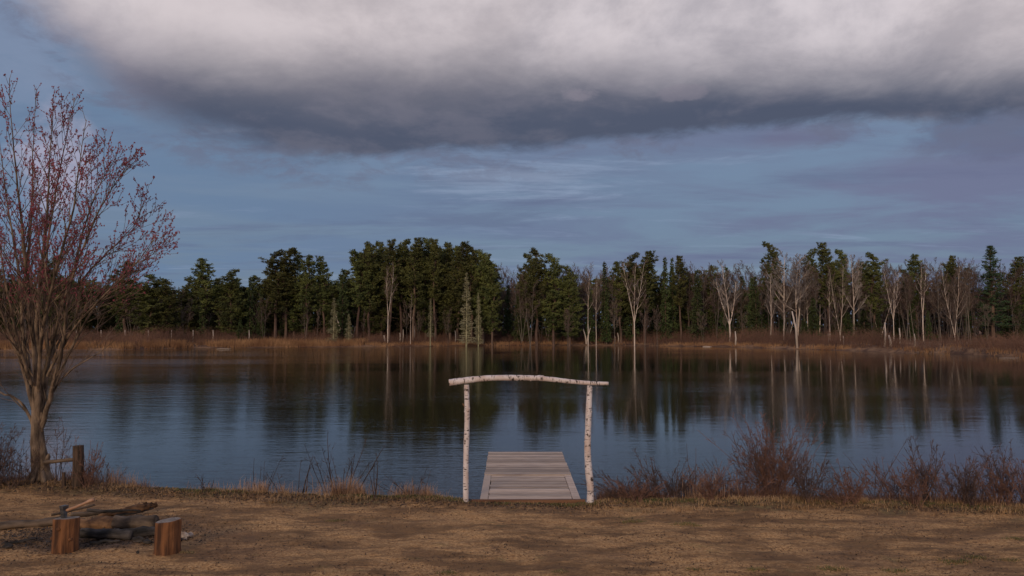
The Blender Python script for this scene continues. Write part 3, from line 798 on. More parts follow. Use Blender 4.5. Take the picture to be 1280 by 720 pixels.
ob('post', logmesh('arch_post', rp, [.078,.072,.075,.067,.065,.061,.053], M['arch_birch'], seed=3, knots=8), arch)
# beam: modelled upright so that the bark marks ring it, then laid over the posts
bpx = [(561.5,478.3),(575,476.4),(592,474.3),(612,472.6),(640,472.2),(668,472.6),(690,474.3),(715,477),(738,478.9),(760.5,479.4)]
bw = [pxl(a,b) for a,b in bpx]; org = bw[0]
bl = [Vector((-(q.z-org.z), 0, q.x-org.x)) for q in bw]
beam = ob('beam', logmesh('arch_beam', bl, [.066,.065,.062,.06,.058,.055,.05,.044,.041,.037], M['arch_birch'], seed=5, knots=9, n=18, sub=5), arch)
beam.location = org; beam.rotation_euler = (0, R(90), 0)
q = pxl(668,472.4); q2 = pxl(674,470.4); q3 = pxl(679.5,470.2)
m_ = MB(); m_.tube([q, q2, q3], [.035,.026,.018], 8)
ob('branch_stub', m_.mesh('branch_stub', M['arch_birch'], True), arch)
q = pxl(581,508); m_ = MB(); m_.tube([q+Vector((.02,0,-.03)), q+Vector((-.045,-.01,.06))], [.02,.012], 7)
ob('branch_stub', m_.mesh('branch_stub', M['logtan'], True), arch)

# ---------------------------------------------------------------- fire place: stumps, axe, logs
def stump(px, py, wpx, hpx, label, seed, skew=0, facets=9):
    p = on_ground(px, py); s = p.y/F; H = hpx*s; r = wpx*s/2; rg = random.Random(seed)
    n = 28; prof = [1+.05*math.sin(facets*.5*a*6.283/n+seed)+rg.uniform(-.03,.03) for a in range(n)]
    m_ = MB(); rings = [(-.05,1.03),(0.0,1.03),(.03,1.02),(.2,1.0),(.45,.985),(.7,.98),(.93,.985),(.985,.975),(1.0,.94)]
    for z, k in rings:
        for a in range(n):
            an = 6.283*a/n; rr = r*k*prof[a]*(1+.015*math.sin(z*9+a))
            m_.v.append(Vector((math.cos(an)*rr+skew*z*r, math.sin(an)*rr, z*H+(.02*math.sin(an*1.0+seed)*(z>.9)))))
    for i in range(len(rings)-1):
        for a in range(n):
            b0 = i*n+a; b1 = i*n+(a+1)%n; m_.f.append((b0,b1,b1+n,b0+n)); m_.m.append(0)
    base = (len(rings)-1)*n; m_.v.append(Vector((skew*r,0,H+.004))); c = len(m_.v)-1
    for a in range(n): m_.f.append((base+a, base+(a+1)%n, c)); m_.m.append(1)
    o = thing('wood_stump', label, 'stump', p+Vector((0,r*.9,0)), 'upright wood stumps at the fire place')
    ob('block', m_.mesh('stump_block', M['stump']), o)
    bpy.context.view_layer.update()
    o.children[0].data.materials.append(M['endgrain'])
    o.children[0].data.polygons.foreach_set('material_index', m_.m)
    return o, H, r
sA, hA, rA = stump(74, 692, 29.5, 40, 'upright wood stump with an axe stuck in its top', 3, .05)
sB, hB, rB = stump(202.5, 694, 30, 39, 'upright wood stump by the pale stone, nothing on it', 8, .05, 7)
# knots on stump
for (o, h, r, lst) in ((sA,hA,rA,((-.02,.74,.035),(-.17,.42,.03),(.13,.4,.03))),(sB,hB,rB,((.09,.6,.025),))):
    for x, z, kr in lst:
        m_ = MB(); y = -math.sqrt(max(r*r-x*x, .01))*.99
        m_.tube([Vector((x,y+.04,z*h)), Vector((x,y-.012,z*h))], [kr*1.2,kr*.7], 9); ob('knot', m_.mesh('knot', M['stump'], True), o)
# axe
ax = thing('axe', 'axe stuck upright in the stump, wooden handle slanting up to the right', 'axe', sA.location+Vector((-.035,-.02,hA-.02)))
m_ = MB()
prof = [(-.045,.0),(.045,.0),(.035,.06),(.03,.12),(.04,.175),(-.035,.18),(-.028,.12),(-.036,.06)]
hd = MB()
n = len(prof)
for th_, sc in ((-1,1),(1,1)):
    for (x_, z_) in prof:
        t_ = .006+.03*min(1, z_/.15)
        hd.v.append(Vector((th_*t_, x_*1.1, z_)))
hd.f = [tuple(range(n)), tuple(reversed(range(n,2*n)))] + [(i,(i+1)%n+0,(i+1)%n+n,i+n) for i in range(n)]
hd.f[0] = tuple(reversed(range(n))); hd.f[1] = tuple(range(n,2*n)); hd.m = [0]*len(hd.f)
# build so that head edge-on faces the viewer like the photograph; eye on top
ho = ob('axe_head', hd.mesh('axe_head', M['steel']), ax); ho.rotation_euler.z = R(62); ho.scale = (1.35,1.35,1.25)
s_ = sA.location.y/F
m_ = MB(); hp = [Vector((-.03,0,.145)), Vector((.06,.01,.15)), Vector((.16,.03,.185)), Vector((.28,.06,.235)), Vector((.36,.08,.275)), Vector((.43,.1,.295))]
m_.tube(hp, [.028,.026,.023,.023,.027,.034], 9)
ob('axe_handle', m_.mesh('axe_handle', M['handle'], True), ax)

def glog(pxa, pya, pxb, pyb, ra, rb, mkey, label, name='log', cat='log', bend=.03, zl=0, seed=1, n=14, lift=(0,0)):
    a = on_ground(pxa, pya); b = on_ground(pxb, pyb)
    c = (a+b)/2; c.z = (gz(a.x,a.y)+gz(b.x,b.y))/2
    o = thing(name, label, cat, c)
    d = b-a; ang = math.atan2(d.y, d.x); L = math.hypot(d.x, d.y); o.rotation_euler.z = ang
    rg = random.Random(seed); k = 5
    pts = []; rad = []
    for i in range(k):
        t = i/(k-1); r = ra*(1-t)+rb*t
        pts.append(Vector(((t-.5)*L, rg.uniform(-bend,bend), r*.85+lift[0]*(1-t)+lift[1]*t+zl+rg.uniform(-bend,bend)*.4))); rad.append(r*rg.uniform(.9,1.1))
    me = logmesh(name, pts, rad, M[mkey], n=n, knots=3, seed=seed, sub=4)
    for v in me.vertices:   # rough uneven bark
        q = v.co; v.co = q + Vector((0, math.sin(q.x*13+q.z*30)*.006+rg.uniform(-.006,.006), math.sin(q.x*9+q.y*25)*.006+rg.uniform(-.006,.006)))
    o2 = ob('bark_log', me, o); return o
glog(-75, 667, 76, 655, .06, .072, 'log', 'long thin grey log running out of the left edge of the picture', seed=11, bend=.03)
glog(98, 661, 146, 662, .10, .125, 'logtan', 'tan peeling log lying between the stumps, its left half behind the axe stump', seed=12)
glog(143, 662, 195, 660, .125, .13, 'log', 'thick grey round log whose right end stops by the plain stump', seed=13, bend=.01)
glog(102, 673, 166, 672, .085, .075, 'char', 'charred black log lying in front of the thick grey log', name='charred_log', seed=14, bend=.03)
glog(150, 672, 206, 669, .08, .08, 'char', 'short burnt log end tucked behind the plain stump', name='charred_log', seed=15)
glog(88, 651, 160, 644, .04, .05, 'log', 'thin grey pole resting behind the logs', name='pole', cat='pole', seed=16, lift=(.08,.04))
glog(64, 648, 118, 640, .028, .02, 'log', 'thin dark stick lying behind the axe', name='stick', cat='stick', seed=18, n=7, lift=(.05,.1))
glog(108, 655, 176, 649, .03, .022, 'char', 'thin blackened stick lying across the top of the logs', name='stick', cat='stick', seed=19, n=7, lift=(.2,.16))
glog(112, 682, 150, 676, .028, .018, 'char', 'short blackened stick in the ash in front of the charred log', name='stick', cat='stick', seed=20, n=7)
glog(6, 680, 46, 676, .025, .018, 'char', 'blackened stick in the ash left of the axe stump', name='stick', cat='stick', seed=22, n=7)
# broken splintered log
a = on_ground(122, 650); b = on_ground(196, 641)
o = thing('broken_log', 'splintered brown log with dark rotten end pointing right', 'log', ((a.x+b.x)/2, (a.y+b.y)/2, 0))
o.rotation_euler.z = math.atan2(b.y-a.y, b.x-a.x); L = (b-a).length
me = logmesh('splintered_log', [Vector((-L/2,0,.06)), Vector((-L/6,.02,.09)), Vector((L/6,-.02,.13)), Vector((L*.38,.0,.15)), Vector((L/2,.03,.15))], [.012,.05,.085,.06,.02], M['logtan'], n=12, seed=17, knots=4)
rg = random.Random(9)
for v in me.vertices: v.co += Vector((rg.uniform(-.03,.03), rg.uniform(-.016,.016), rg.uniform(-.022,.022)))
ob('split_wood', me, o)
m_ = MB()
for k_ in range(9):
    x_ = rg.uniform(-.25,.3)*L; m_.tube([Vector((x_,rg.uniform(-.05,.03),.1+.08*x_/L)), Vector((x_+rg.uniform(.12,.3),rg.uniform(-.06,.03),.16+.1*x_/L+rg.uniform(-.02,.035)))], [rg.uniform(.014,.026),.004], 4)
ob('splinters', m_.mesh('splinters', M['logtan']), o)
m_ = MB(); m_.tube([Vector((-L*.2,-.03,.05)), Vector((L*.1,-.05,.07)), Vector((L*.44,-.02,.11))], [.02,.035,.02], 8); ob('rotten_core', m_.mesh('core', M['char'], True), o)
# charred scraps and stones
def chunk(px, py, sx, sy, sz, mkey, name, label, cat, seed, group=None):
    rg = random.Random(seed); p = on_ground(px, py); m_ = MB()
    ns = 9; rings = 5
    for i in range(rings):
        ph = math.pi*(i+.35)/(rings-.3)
        for j in range(ns):
            an = 6.283*j/ns; k = rg.uniform(.8,1.15)
            m_.v.append(Vector((math.sin(ph)*math.cos(an)*sx*k, math.sin(ph)*math.sin(an)*sy*k, -math.cos(ph)*sz*k+sz*.75)))
    for i in range(rings-1):
        for j in range(ns): a_ = i*ns+j; b_ = i*ns+(j+1)%ns; m_.f.append((a_,b_,b_+ns,a_+ns)); m_.m.append(0)
    m_.f.append(tuple(reversed(range(ns)))); m_.m.append(0); m_.f.append(tuple((rings-1)*ns+j for j in range(ns))); m_.m.append(0)
    return thing(name, label, cat, p, group, me=m_.mesh(name, M[mkey]), rz=rg.uniform(-.4,.4))
chunk(229, 674, .1, .07, .07, 'rock', 'stone', 'pale pinkish stone to the right of the plain stump', 'stone', 1)
chunk(238, 671, .06, .05, .045, 'rock', 'stone', 'smaller pale stone just right of the bigger pale stone', 'stone', 2)
chunk(224, 677, .05, .05, .04, 'char', 'charred_wood', 'small black burnt scrap between plain stump and pale stone', 'charred wood', 3)
chunk(173, 677, .11, .04, .05, 'char', 'charred_wood', 'wedge of burnt wood in front of the charred log', 'charred wood', 4)
chunk(184, 679, .10, .05, .035, 'char', 'charred_wood', 'grey half-burnt chunk left of the plain stump', 'charred wood', 5)
chunk(196, 679, .06, .04, .03, 'char', 'charred_wood', 'flat black scrap against the plain stump', 'charred wood', 6)
chunk(172, 692, .03, .02, .025, 'char', 'charred_wood', 'small black scrap lying alone on the sand', 'charred wood', 7)
chunk(10, 685, .08, .05, .04, 'char', 'charred_wood', 'black scrap left of the axe stump near the picture edge', 'charred wood', 8)

# ---------------------------------------------------------------- fence post and rail by the maple
b = on_ground(97, 607); pxs = b.y/F
fp = thing('wooden_fence', 'old weathered fence post with a rail reaching to the maple trunk', 'fence', b)
m_ = MB(); hp_ = 50*pxs; rr = 6.2*pxs
m_.tube([Vector((0,0,-.2)), Vector((.005,0,hp_*.5)), Vector((-.01,0,hp_))], [rr*1.02,rr,rr*.97], 12, flute=.06)
ob('post', m_.mesh('fence_post', M['post']), fp)
m_ = MB(); zr_ = 33*pxs
m_.tube([Vector((-.08,-.02,zr_)), Vector((-.4,0,zr_-.03)), Vector((-.78,.02,zr_-.07))], [.04,.038,.045], 8, flute=.1)
ob('rail', m_.mesh('fence_rail', M['log']), fp)
m_ = MB(); m_.tube([Vector((-.28,-.05,-.1)), Vector((-.29,-.05,.32))], [.05,.04], 8, flute=.1)
ob('short_post', m_.mesh('short_post', M['post']), fp)

# ---------------------------------------------------------------- red maple
mp_ = on_z(50, 604, 0); mp_.z = gz(mp_.x, mp_.y)
maple = thing('maple_tree', 'leafless maple with many upright stems and red buds, at the left by the lake', 'maple tree', mp_)
ps = mp_.y/F
def T(px, py, dy=0):
    q = on_y(px, py, mp_.y+dy); return q-mp_
rg = random.Random(77)
tk = MB()
tk.tube([Vector((0,0,-.25)), T(49,600), T(47,585), T(46,570), T(45.5,550), T(46,530), T(44,512)], [.22,.16,.135,.13,.125,.115,.08], 14, flute=.08)
tk.tube([Vector((.16,0,-.25)), T(58,598), T(56,580), T(52,560,.03), T(49,535,.05), T(51,515)], [.115,.1,.095,.09,.085,.065], 10, flute=.08)
for a in range(6):
    an = a*1.05+.3
    tk.tube([Vector((math.cos(an)*.42, math.sin(an)*.42, -.12)), Vector((math.cos(an)*.24, math.sin(an)*.24, .05)), Vector((math.cos(an)*.1, math.sin(an)*.1, .35))], [.03,.06,.04], 7)
tk.tube([T(58,577,-.1), T(60.5,571,-.12), T(61,567,-.12)], [.06,.05,.02], 8)
ob('trunk', tk.mesh('maple_trunk', M['maple_bark'], True), maple)
zs = [0,1.5,2.2,3.0,4.0,5.0,5.7,6.5,7.5,8.5,9.5]; er = [0.6,1.3,1.75,2.1,2.55,2.9,3.0,2.75,2.3,1.6,.5]
def env(z): return float(np.interp(z, zs, er))
stems = [   # control points in picture columns/rows with depth offsets, base radius
 ([(47,535),(43,505),(44,470),(42,430),(38,385),(33,340),(28,290),(22,235),(15,165),(12,98)], [0,.0,-.1,-.2,-.35,-.5,-.6,-.7,-.7,-.7], .085),
 ([(46,530),(40,500),(33,465),(30,425),(27,380),(22,330),(12,270),(3,210),(-3,160)], [0,.1,.3,.4,.55,.7,.9,1.1,1.2], .075),
 ([(48,525),(47,490),(46,450),(47,400),(50,350),(56,300),(60,250),(62,200),(66,150)], [0,-.05,.05,.1,.1,.15,.3,.35,.4], .09),
 ([(50,525),(56,490),(60,455),(58,410),(56,360),(60,300),(70,240),(82,175),(94,122)], [0,.1,.2,.3,.5,.6,.6,.7,.7], .065),
 ([(52,535),(62,500),(72,460),(80,420),(84,380),(92,340),(104,290),(120,240),(140,205)], [0,-.1,-.3,-.4,-.5,-.55,-.6,-.6,-.5], .07),
 ([(52,540),(60,505),(76,475),(100,455),(125,440),(143,425)], [0,.0,-.1,-.2,-.25,-.3], .04),
 ([(45,545),(34,515),(18,497),(0,490),(-20,470),(-40,440)], [0,-.1,-.2,-.3,-.4,-.5], .045),
 ([(44,520),(34,480),(22,440),(6,400),(-12,350),(-30,290),(-42,230)], [0,.1,.0,-.2,-.3,-.3,-.2], .06),
 ([(50,500),(62,450),(78,400),(100,355),(125,325),(155,295),(178,270)], [.0,.3,.5,.7,.8,.9,.9], .055),
 ([(47,500),(50,440),(60,380),(75,320),(92,260),(100,200),(108,150)], [0,-.4,-.8,-1.1,-1.3,-1.4,-1.4], .055),
 ([(45,510),(36,450),(30,390),(36,320),(40,250),(42,170),(46,112)], [0,.5,.9,1.2,1.4,1.5,1.5], .055),
 ([(60,470),(80,430),(105,395),(135,365),(165,335),(192,300)], [-.1,-.3,-.5,-.6,-.6,-.5], .04),
 ([(54,520),(70,480),(92,430),(118,385),(148,350),(178,322),(203,303)], [.1,.2,.3,.3,.3,.2,.1], .05),
 ([(50,500),(60,450),(76,390),(96,330),(118,275),(140,235),(156,212)], [.1,0,-.1,-.1,0,.1,.2], .055),
 ([(58,460),(82,415),(112,380),(140,352),(168,338)], [.3,.6,.8,.9,1.0], .035),
 ([(40,480),(24,430),(10,370),(0,310),(-16,250)], [-.2,-.6,-1.0,-1.3,-1.4], .045),
]
lt = MB(); bd = MB(); limbs = []
def bud_twig(pts, rg, dens=1.0):
    L = sum((pts[i+1]-pts[i]).length for i in range(len(pts)-1))
    for _ in range(max(1, int(L*19*dens))):
        t = 1-.75*rg.random()**1.7
        q, dd_ = lerp_path(pts, min(t,.999))
        zz = q.z
        pr_ = min(1, max(0.0, (zz-3.9)/1.8))
        if rg.random() > pr_: continue
        o = rvec(rg)*.018
        bd.octa(q+o, rg.uniform(.010,.019), rg.uniform(.012,.024))
        if rg.random() < .4: bd.octa(q+o+rvec(rg)*.022, rg.uniform(.008,.014), rg.uniform(.01,.018))
def clampL(p, d, L):
    for _ in range(6):
        e = p+d*L
        if math.hypot(e.x, e.y) <= env(max(0,min(9.4,e.z))) and e.z < 9.35: return L
        L *= .8
    return L
for cps, dys, r0 in stems:
    pts = [T(a,b,c) for (a,b),c in zip(cps, dys)]
    lm = MB(); k = len(pts)
    sm = []; rad = []
    for i in range(k-1):
        for j in range(3):
            t = j/3; a = pts[max(i-1,0)]; b = pts[i]; c = pts[i+1]; d = pts[min(i+2,k-1)]
            sm.append(.5*((2*b)+(c-a)*t+(2*a-5*b+4*c-d)*t*t+(3*b-a-3*c+d)*t**3)+rvec(rg)*.012)
    sm.append(pts[-1]); K = len(sm)
    rad = [max(r0*.86*(1-i/(K-1))**.85, .007) for i in range(K)]
    lm.tube(sm, rad, 8, cap=False)
    L = sum((sm[i+1]-sm[i]).length for i in range(K-1))
    nb = int(L*5.6)
    for i in range(nb):
        t = .16+.84*(i+rg.random())/nb
        q, d = lerp_path(sm, min(t,.999))
        if q.z < 1.1 or (q.z < 3.4 and rg.random() < .62): continue
        cd = side_dir(d, R(rg.uniform(18,38)), rg)
        l2 = clampL(q, (cd+Vector((0,0,.25))).normalized(), rg.uniform(.7,1.9)*(1.1-.5*t))
        if l2 < .15: continue
        p2 = path(q, cd, l2, 4, .09, .09, rg)
        r2 = max(r0*(1-t)**.85*.42, .007); r2 = min(r2, .022)
        lm.tube(p2, [r2, r2*.8, r2*.6, r2*.45, .004], 4, cap=False)
        n3 = int(l2*(4.2 if q.z < 3.4 else 5.8))
        for j in range(n3):
            t3 = .12+.88*(j+rg.random())/max(n3,1)
            q3, d3 = lerp_path(p2, min(t3,.999))
            c3 = side_dir(d3, R(rg.uniform(25,50)), rg)
            l3 = rg.uniform(.15,.55)*(1.15-.5*t3)
            l3 = clampL(q3, c3, l3)
            p3 = path(q3, c3, l3, 3, .12, .12, rg)
            lt.tube(p3, [.0055,.0045,.0036,.003], 3, cap=False)
            bud_twig(p3, rg)
            if rg.random() < .5:
                q4, d4 = lerp_path(p3, rg.uniform(.3,.8)); p4 = path(q4, side_dir(d4, R(40), rg), l3*.5, 2, .1, .1, rg)
                lt.tube(p4, [.004,.0035,.003], 3, cap=False); bud_twig(p4, rg)
        bud_twig(p2[2:], rg, .8)
    ob('limb', lm.mesh('maple_limb', M['maple_bark'], True), maple)
ob('twigs', lt.mesh('maple_twigs', M['maple_twig']), maple)
ob('buds', bd.mesh('maple_buds', M['buds']), maple)

# ---------------------------------------------------------------- shrubs on the near bank
def shrub(px, py, wpx, hpx, n, label, seed, mkey='shrub', arch_=.0, lean=0, r=.008, twig=6, group='leafless shrubs on the near bank', sub=1):
    p = on_ground(px, py); p = on_y(px, 408, min(p.y, float(crest(p.x))+(.3 if p.x < 2 else .85)))
    p.z = gz(p.x, p.y); rg = random.Random(seed); s = p.y/F; H = (hpx+max(0, 408+F*(CH-p.z)/p.y-py))*s; W_ = wpx*s/2; m_ = MB()
    for i in range(n):
        o = Vector((rg.gauss(0,.25)*W_*.35, rg.gauss(0,.12), -.05))
        fx = rg.uniform(-1,1); a = fx*math.atan2(W_, H)*1.45+lean
        d = Vector((math.sin(a), rg.uniform(-.35,.35), math.cos(a))).normalized()
        L = H*rg.uniform(.45,1.02)/max(.45, d.z)*.95
        tr_ = -arch_*rg.uniform(.4,1.5)+.02
        pts = path(o, d, L, 7, .1, tr_, rg)
        r_ = r*rg.uniform(.65,1.3)
        m_.tube(pts, [max(r_*(1-.78*j/7), .0036) for j in range(8)], 4, cap=False)
        for _ in range(int(twig*rg.uniform(.5,1.5))):
            t = rg.uniform(.25,.98); q, d2 = lerp_path(pts, t)
            l2 = L*rg.uniform(.1,.34)*(1.2-t)
            p2 = path(q, side_dir(d2, R(rg.uniform(25,50)), rg), l2, 3, .12, .05, rg)
            m_.tube(p2, [max(r_*.45,.0042),.0038,.0034,.0026], 3, cap=False)
            if sub:
                for _ in range(3):
                    q3, d3 = lerp_path(p2, rg.uniform(.2,.95)); p3 = path(q3, side_dir(d3, R(38), rg), l2*.45, 2, .1, .05, rg)
                    m_.tube(p3, [.0034,.003,.0025], 3, cap=False)
    return thing('shrub', label, 'shrub', p, group, me=m_.mesh('shrub', M[mkey]))
shrub(966, 616, 110, 108, 75, 'big dense fan-shaped reddish shrub, tallest on the right bank', 1, 'shrub_red', twig=11, r=.007)
shrub(948, 614, 95, 95, 16, 'open dark shrub growing through the left side of the big fan-shaped one', 2, twig=9)
shrub(822, 622, 130, 66, 26, 'open dark shrub with crossing stems right of the arch', 3, arch_=.04, twig=7)
shrub(776, 624, 70, 44, 26, 'low fine bluish-brown brush against the right arch post', 4, arch_=.06, r=.005, twig=8)
shrub(905, 622, 70, 70, 9, 'few long stems arching to the left, beside the big fan-shaped shrub', 5, arch_=.12, lean=-.45, twig=1, r=.011, sub=0)
shrub(863, 620, 24, 78, 3, 'single dark upright stem between the open shrub and arching stems', 6, twig=2, r=.011, sub=0)
shrub(858, 624, 80, 38, 50, 'short dense reddish brush under the arching stems', 7, 'shrub_red', r=.005, twig=5)
shrub(1020, 626, 80, 46, 22, 'low brush just right of the big fan-shaped shrub', 8, arch_=.06, twig=6, r=.006)
shrub(1090, 626, 90, 88, 9, 'tall arching bare stems bending left, right of the low brush', 9, arch_=.12, lean=-.3, twig=3, r=.010, sub=0)
shrub(1115, 626, 90, 58, 45, 'bushy reddish shrub between arching stems and upright one', 10, 'shrub_red', r=.005, twig=6)
shrub(1155, 628, 70, 92, 26, 'upright dark shrub with thin tops, right of centre of the right bank', 11, twig=8, r=.008)
shrub(1185, 630, 90, 60, 40, 'dense fine brush right of the upright dark shrub', 12, 'shrub_red', r=.005, twig=6)
shrub(1222, 632, 30, 96, 5, 'slim dark shrub with two tall leaning stems near the right edge', 13, twig=3, r=.011, sub=0)
shrub(1255, 632, 80, 88, 26, 'tangled dark shrub at the right edge of the picture', 14, arch_=.04, twig=8, r=.008)
shrub(1300, 634, 90, 70, 40, 'bushy shrub cut by the right edge of the picture', 15, 'shrub_red', r=.006, twig=6)
shrub(1045, 628, 60, 30, 40, 'low red twig clump in front of the arching stems', 16, 'shrub_red', r=.004, twig=4)
shrub(430, 620, 84, 88, 15, 'dark bare shrub with thick stems in dry grass left of the arch', 17, 'dark_shrub', twig=4, r=.019, lean=-.05)
shrub(470, 622, 14, 66, 3, 'lone thin dark sapling left of the arch', 18, 'dark_shrub', twig=2, r=.015, sub=0)
shrub(326, 617, 38, 58, 8, 'small sparse shrub with upright stems on the open bank', 19, 'dark_shrub', twig=3, r=.013)
shrub(374, 618, 44, 48, 7, 'small sparse dark twigs left of the thick-stemmed shrub', 20, 'dark_shrub', twig=2, r=.013)
shrub(262, 615, 44, 32, 6, 'low pale twigs at the left part of the open bank', 21, 'dark_shrub', twig=3, r=.008)
shrub(522, 622, 66, 42, 15, 'low twiggy shrub beside the left arch post', 22, 'dark_shrub', arch_=.05, twig=3, r=.009)
shrub(2, 606, 90, 86, 60, 'tall dense grey-brown shrub at the left edge, beside the maple', 23, twig=9, r=.008, lean=-.1)
shrub(28, 608, 60, 60, 26, 'shrub leaning against the left side of the maple trunk', 24, twig=8, r=.006)
shrub(78, 606, 46, 100, 9, 'thin tall shrub behind the fence rail', 25, twig=6, r=.007)
shrub(116, 608, 50, 62, 30, 'fine pinkish-brown shrub to the right of the fence post', 26, 'shrub_red', twig=6, r=.005)
shrub(138, 610, 46, 42, 12, 'low sparse shrub with one arching stem, farthest right of the fence', 27, arch_=.05, twig=4, r=.006)
shrub(-40, 606, 90, 90, 40, 'shrub just beyond the left edge of the picture', 28, twig=8, r=.008)

ex = [(795,626,60,48,22,'shrub_red','fine twiggy brush in front of the open dark shrub'),(838,626,50,42,26,'shrub','short dark brush between open shrub and single upright stem'),(885,626,60,50,26,'shrub_red','fine brush at the foot of the left-arching stems'),
 (925,624,50,52,22,'shrub_red','fine brush leaning on the left foot of the big fan-shaped shrub'),(1002,625,44,58,22,'shrub','dark brush leaning on the right foot of the big fan-shaped shrub'),(1062,628,50,52,24,'shrub_red','fine twigs behind the low red twig clump'),
 (1135,630,40,64,22,'shrub_red','thin twigs just left of the upright dark shrub'),(1203,632,44,52,26,'shrub','low dark brush left of the two leaning stems'),(1238,634,44,58,26,'shrub_red','reddish brush right of the two leaning stems'),(1276,636,50,66,30,'shrub_red','reddish brush over the tangled shrub at the right corner')]
for i_, (a_,b_,c_,d_,n_,mk_,lb_) in enumerate(ex):
    shrub(a_,b_,c_*1.1,d_*(.85+.5*((i_*37)%10)/10),int(n_*1.25),lb_,60+i_,mk_, arch_=.03, twig=8, r=.0065)

# ---------------------------------------------------------------- grass, stalks, litter
def blades(name, n, fn, mkey, label, cat, hw=.004):
    m_ = MB(); rg = random.Random(len(name)*7+n)
    pr_ = [fn(rg) for _ in range(n)]
    X = np.array([a[0] for a in pr_]); Y = np.array([a[1] for a in pr_]); Z = hgt(X,Y)
    for (x,y,h,bend), z in zip(pr_, Z):
        if -.95 < x < 1.6 and y > Y0-.12: continue
        a = rg.uniform(0,6.28); b_ = Vector((math.cos(a), math.sin(a), 0)); s = Vector((-b_.y, b_.x, 0))*hw*rg.uniform(.7,1.4)
        p = Vector((x,y,float(z)-.01)); q = p+Vector((0,0,h*.6))+b_*h*bend*.3; t = p+Vector((0,0,h*(1-bend*.35)))+b_*h*bend
        i = len(m_.v); m_.v += [p-s, p+s, q+s*.7, q-s*.7, t]; m_.f += [(i,i+1,i+2,i+3),(i+3,i+2,i+4)]; m_.m += [0,0]
    ob(name, m_.mesh(name, M[mkey]), kind='stuff', label=label, category=cat)
def near_turf(rg):
    px = rg.uniform(-60,1340); x = (px-640)/F*15.8
    c = float(np.interp(x, CRX, CRY)); w = float(np.interp(x, WDX, WDY))
    y = c + (rg.gauss(.15,.4) if x < 2 else rg.gauss(.25,.55)) + .5*(float(vnoise(np.array([x*1.1]),np.array([3.0]),8)[0])-.5)
    return (x, y, rg.uniform(.03,.11), rg.uniform(.3,1.3))
blades('dry_grass', 17000, near_turf, 'drygrass', 'matted dry grass along the near bank', 'grass', .004)
cl_r = random.Random(31)
CLS = []
for _ in range(150):
    px = cl_r.uniform(745,1340) if cl_r.random() < .65 else cl_r.uniform(-60,570); x = (px-640)/F*15.5; c = float(np.interp(x, CRX, CRY))
    CLS.append((x, c+cl_r.gauss(.1,.3), cl_r.uniform(.05,.2), cl_r.uniform(.05,.16)))
def straw(rg):
    k = CLS[rg.randrange(len(CLS))]
    return (k[0]+rg.gauss(0,k[2]), k[1]+rg.gauss(0,k[2]*.6), k[3]*rg.uniform(.5,1.3), rg.uniform(.4,1.6))
blades('straw_tussocks', 9000, straw, 'drygrass', 'bleached straw tussocks lining the edge of the near bank', 'grass', .004)
def green_turf(rg):
    for _ in range(40):
        px = rg.choice([rg.gauss(570,45), rg.gauss(715,18), rg.gauss(480,50), rg.gauss(235,30), rg.gauss(830,30), rg.gauss(640,30), rg.gauss(1150,90)])
        x = (px-640)/F*15.4; c = float(np.interp(x, CRX, CRY))
        y = c + rg.gauss(.0,.13)-.05
        if y < c+.35: break
    return (x, y, rg.uniform(.03,.085), rg.uniform(.2,.9))
blades('green_grass', 9000, green_turf, 'green', 'short green grass along the crest of the near bank', 'grass', .004)
tuft = [on_ground(a,b) for a,b in ((870,657),(856,655),(420,651),(868,712),(1040,711),(1220,697),(1262,700),(1195,703),(1272,674),(945,712),(700,714),(1120,714),(560,716),(232,690),(790,652))]
def tufts(rg):
    k = rg.randrange(len(tuft)); p = tuft[k]; s = .5+.5*((k*37)%10)/10
    return (p.x+rg.gauss(0,.13*s), p.y+rg.gauss(0,.06*s), rg.uniform(.02,.065)*s, rg.uniform(.3,1.2))
blades('grass_tufts', 3600, tufts, 'green', 'small green grass tufts scattered over the sand', 'grass', .004)
blades('dry_tufts', 2600, tufts, 'drygrass', 'dry straw-coloured blades in the tufts on the sand', 'grass', .004)
def stalks(rg):
    c_ = rg.choice(((430,18,.55),(432,22,.6),(512,18,.45),(540,10,.35),(350,20,.4),(320,14,.45),(290,20,.3),(250,12,.3),(480,40,.4),(400,14,.4),(130,22,.5),(118,12,.6),(150,10,.35),(100,14,.4),(30,30,.4),(1160,40,.4),(870,15,.8)))
    px = rg.gauss(c_[0], c_[1]); x = (px-640)/F*16.2; c = float(np.interp(x, CRX, CRY))
    return (x, c+rg.uniform(.05,.55), c_[2]*rg.uniform(.35,1.1), rg.uniform(.1,.7))
blades('dry_stalks', 2600, stalks, 'tangrass', 'tall pinkish-tan dry grass stalks on the near bank', 'grass', .0035)
fans = [(436,22,.62),(424,12,.5),(512,20,.42),(452,12,.35),(536,10,.36),(352,10,.36),(326,7,.4)]
def fan(rg):
    c_ = rg.choice(fans); px = rg.gauss(c_[0], c_[1]*.5); x = (px-640)/F*15.9; c = float(np.interp(x, CRX, CRY))
    return (x, c+rg.uniform(.0,.35), c_[2]*rg.uniform(.3,1.05)*math.exp(-((px-c_[0])/(c_[1]*1.6))**2), rg.uniform(.15,.9))
blades('fan_grass', 1900, fan, 'tangrass', 'orange-tan fans of dead grass around the bare shrubs left of the arch', 'grass', .0035)
def brushfloor(rg):
    px = rg.uniform(745,1340) if rg.random() < .8 else rg.uniform(-60,165); x = (px-640)/F*16; c = float(np.interp(x, CRX, CRY)); w = float(np.interp(x, WDX, WDY))
    y = c+rg.uniform(.15, w*.85 if px > 700 else .9)
    return (x, y, rg.uniform(.08,.42)*(.2+1.3*float(vnoise(np.array([x*1.4]),np.array([y]),5)[0])), rg.uniform(.2,1.1))
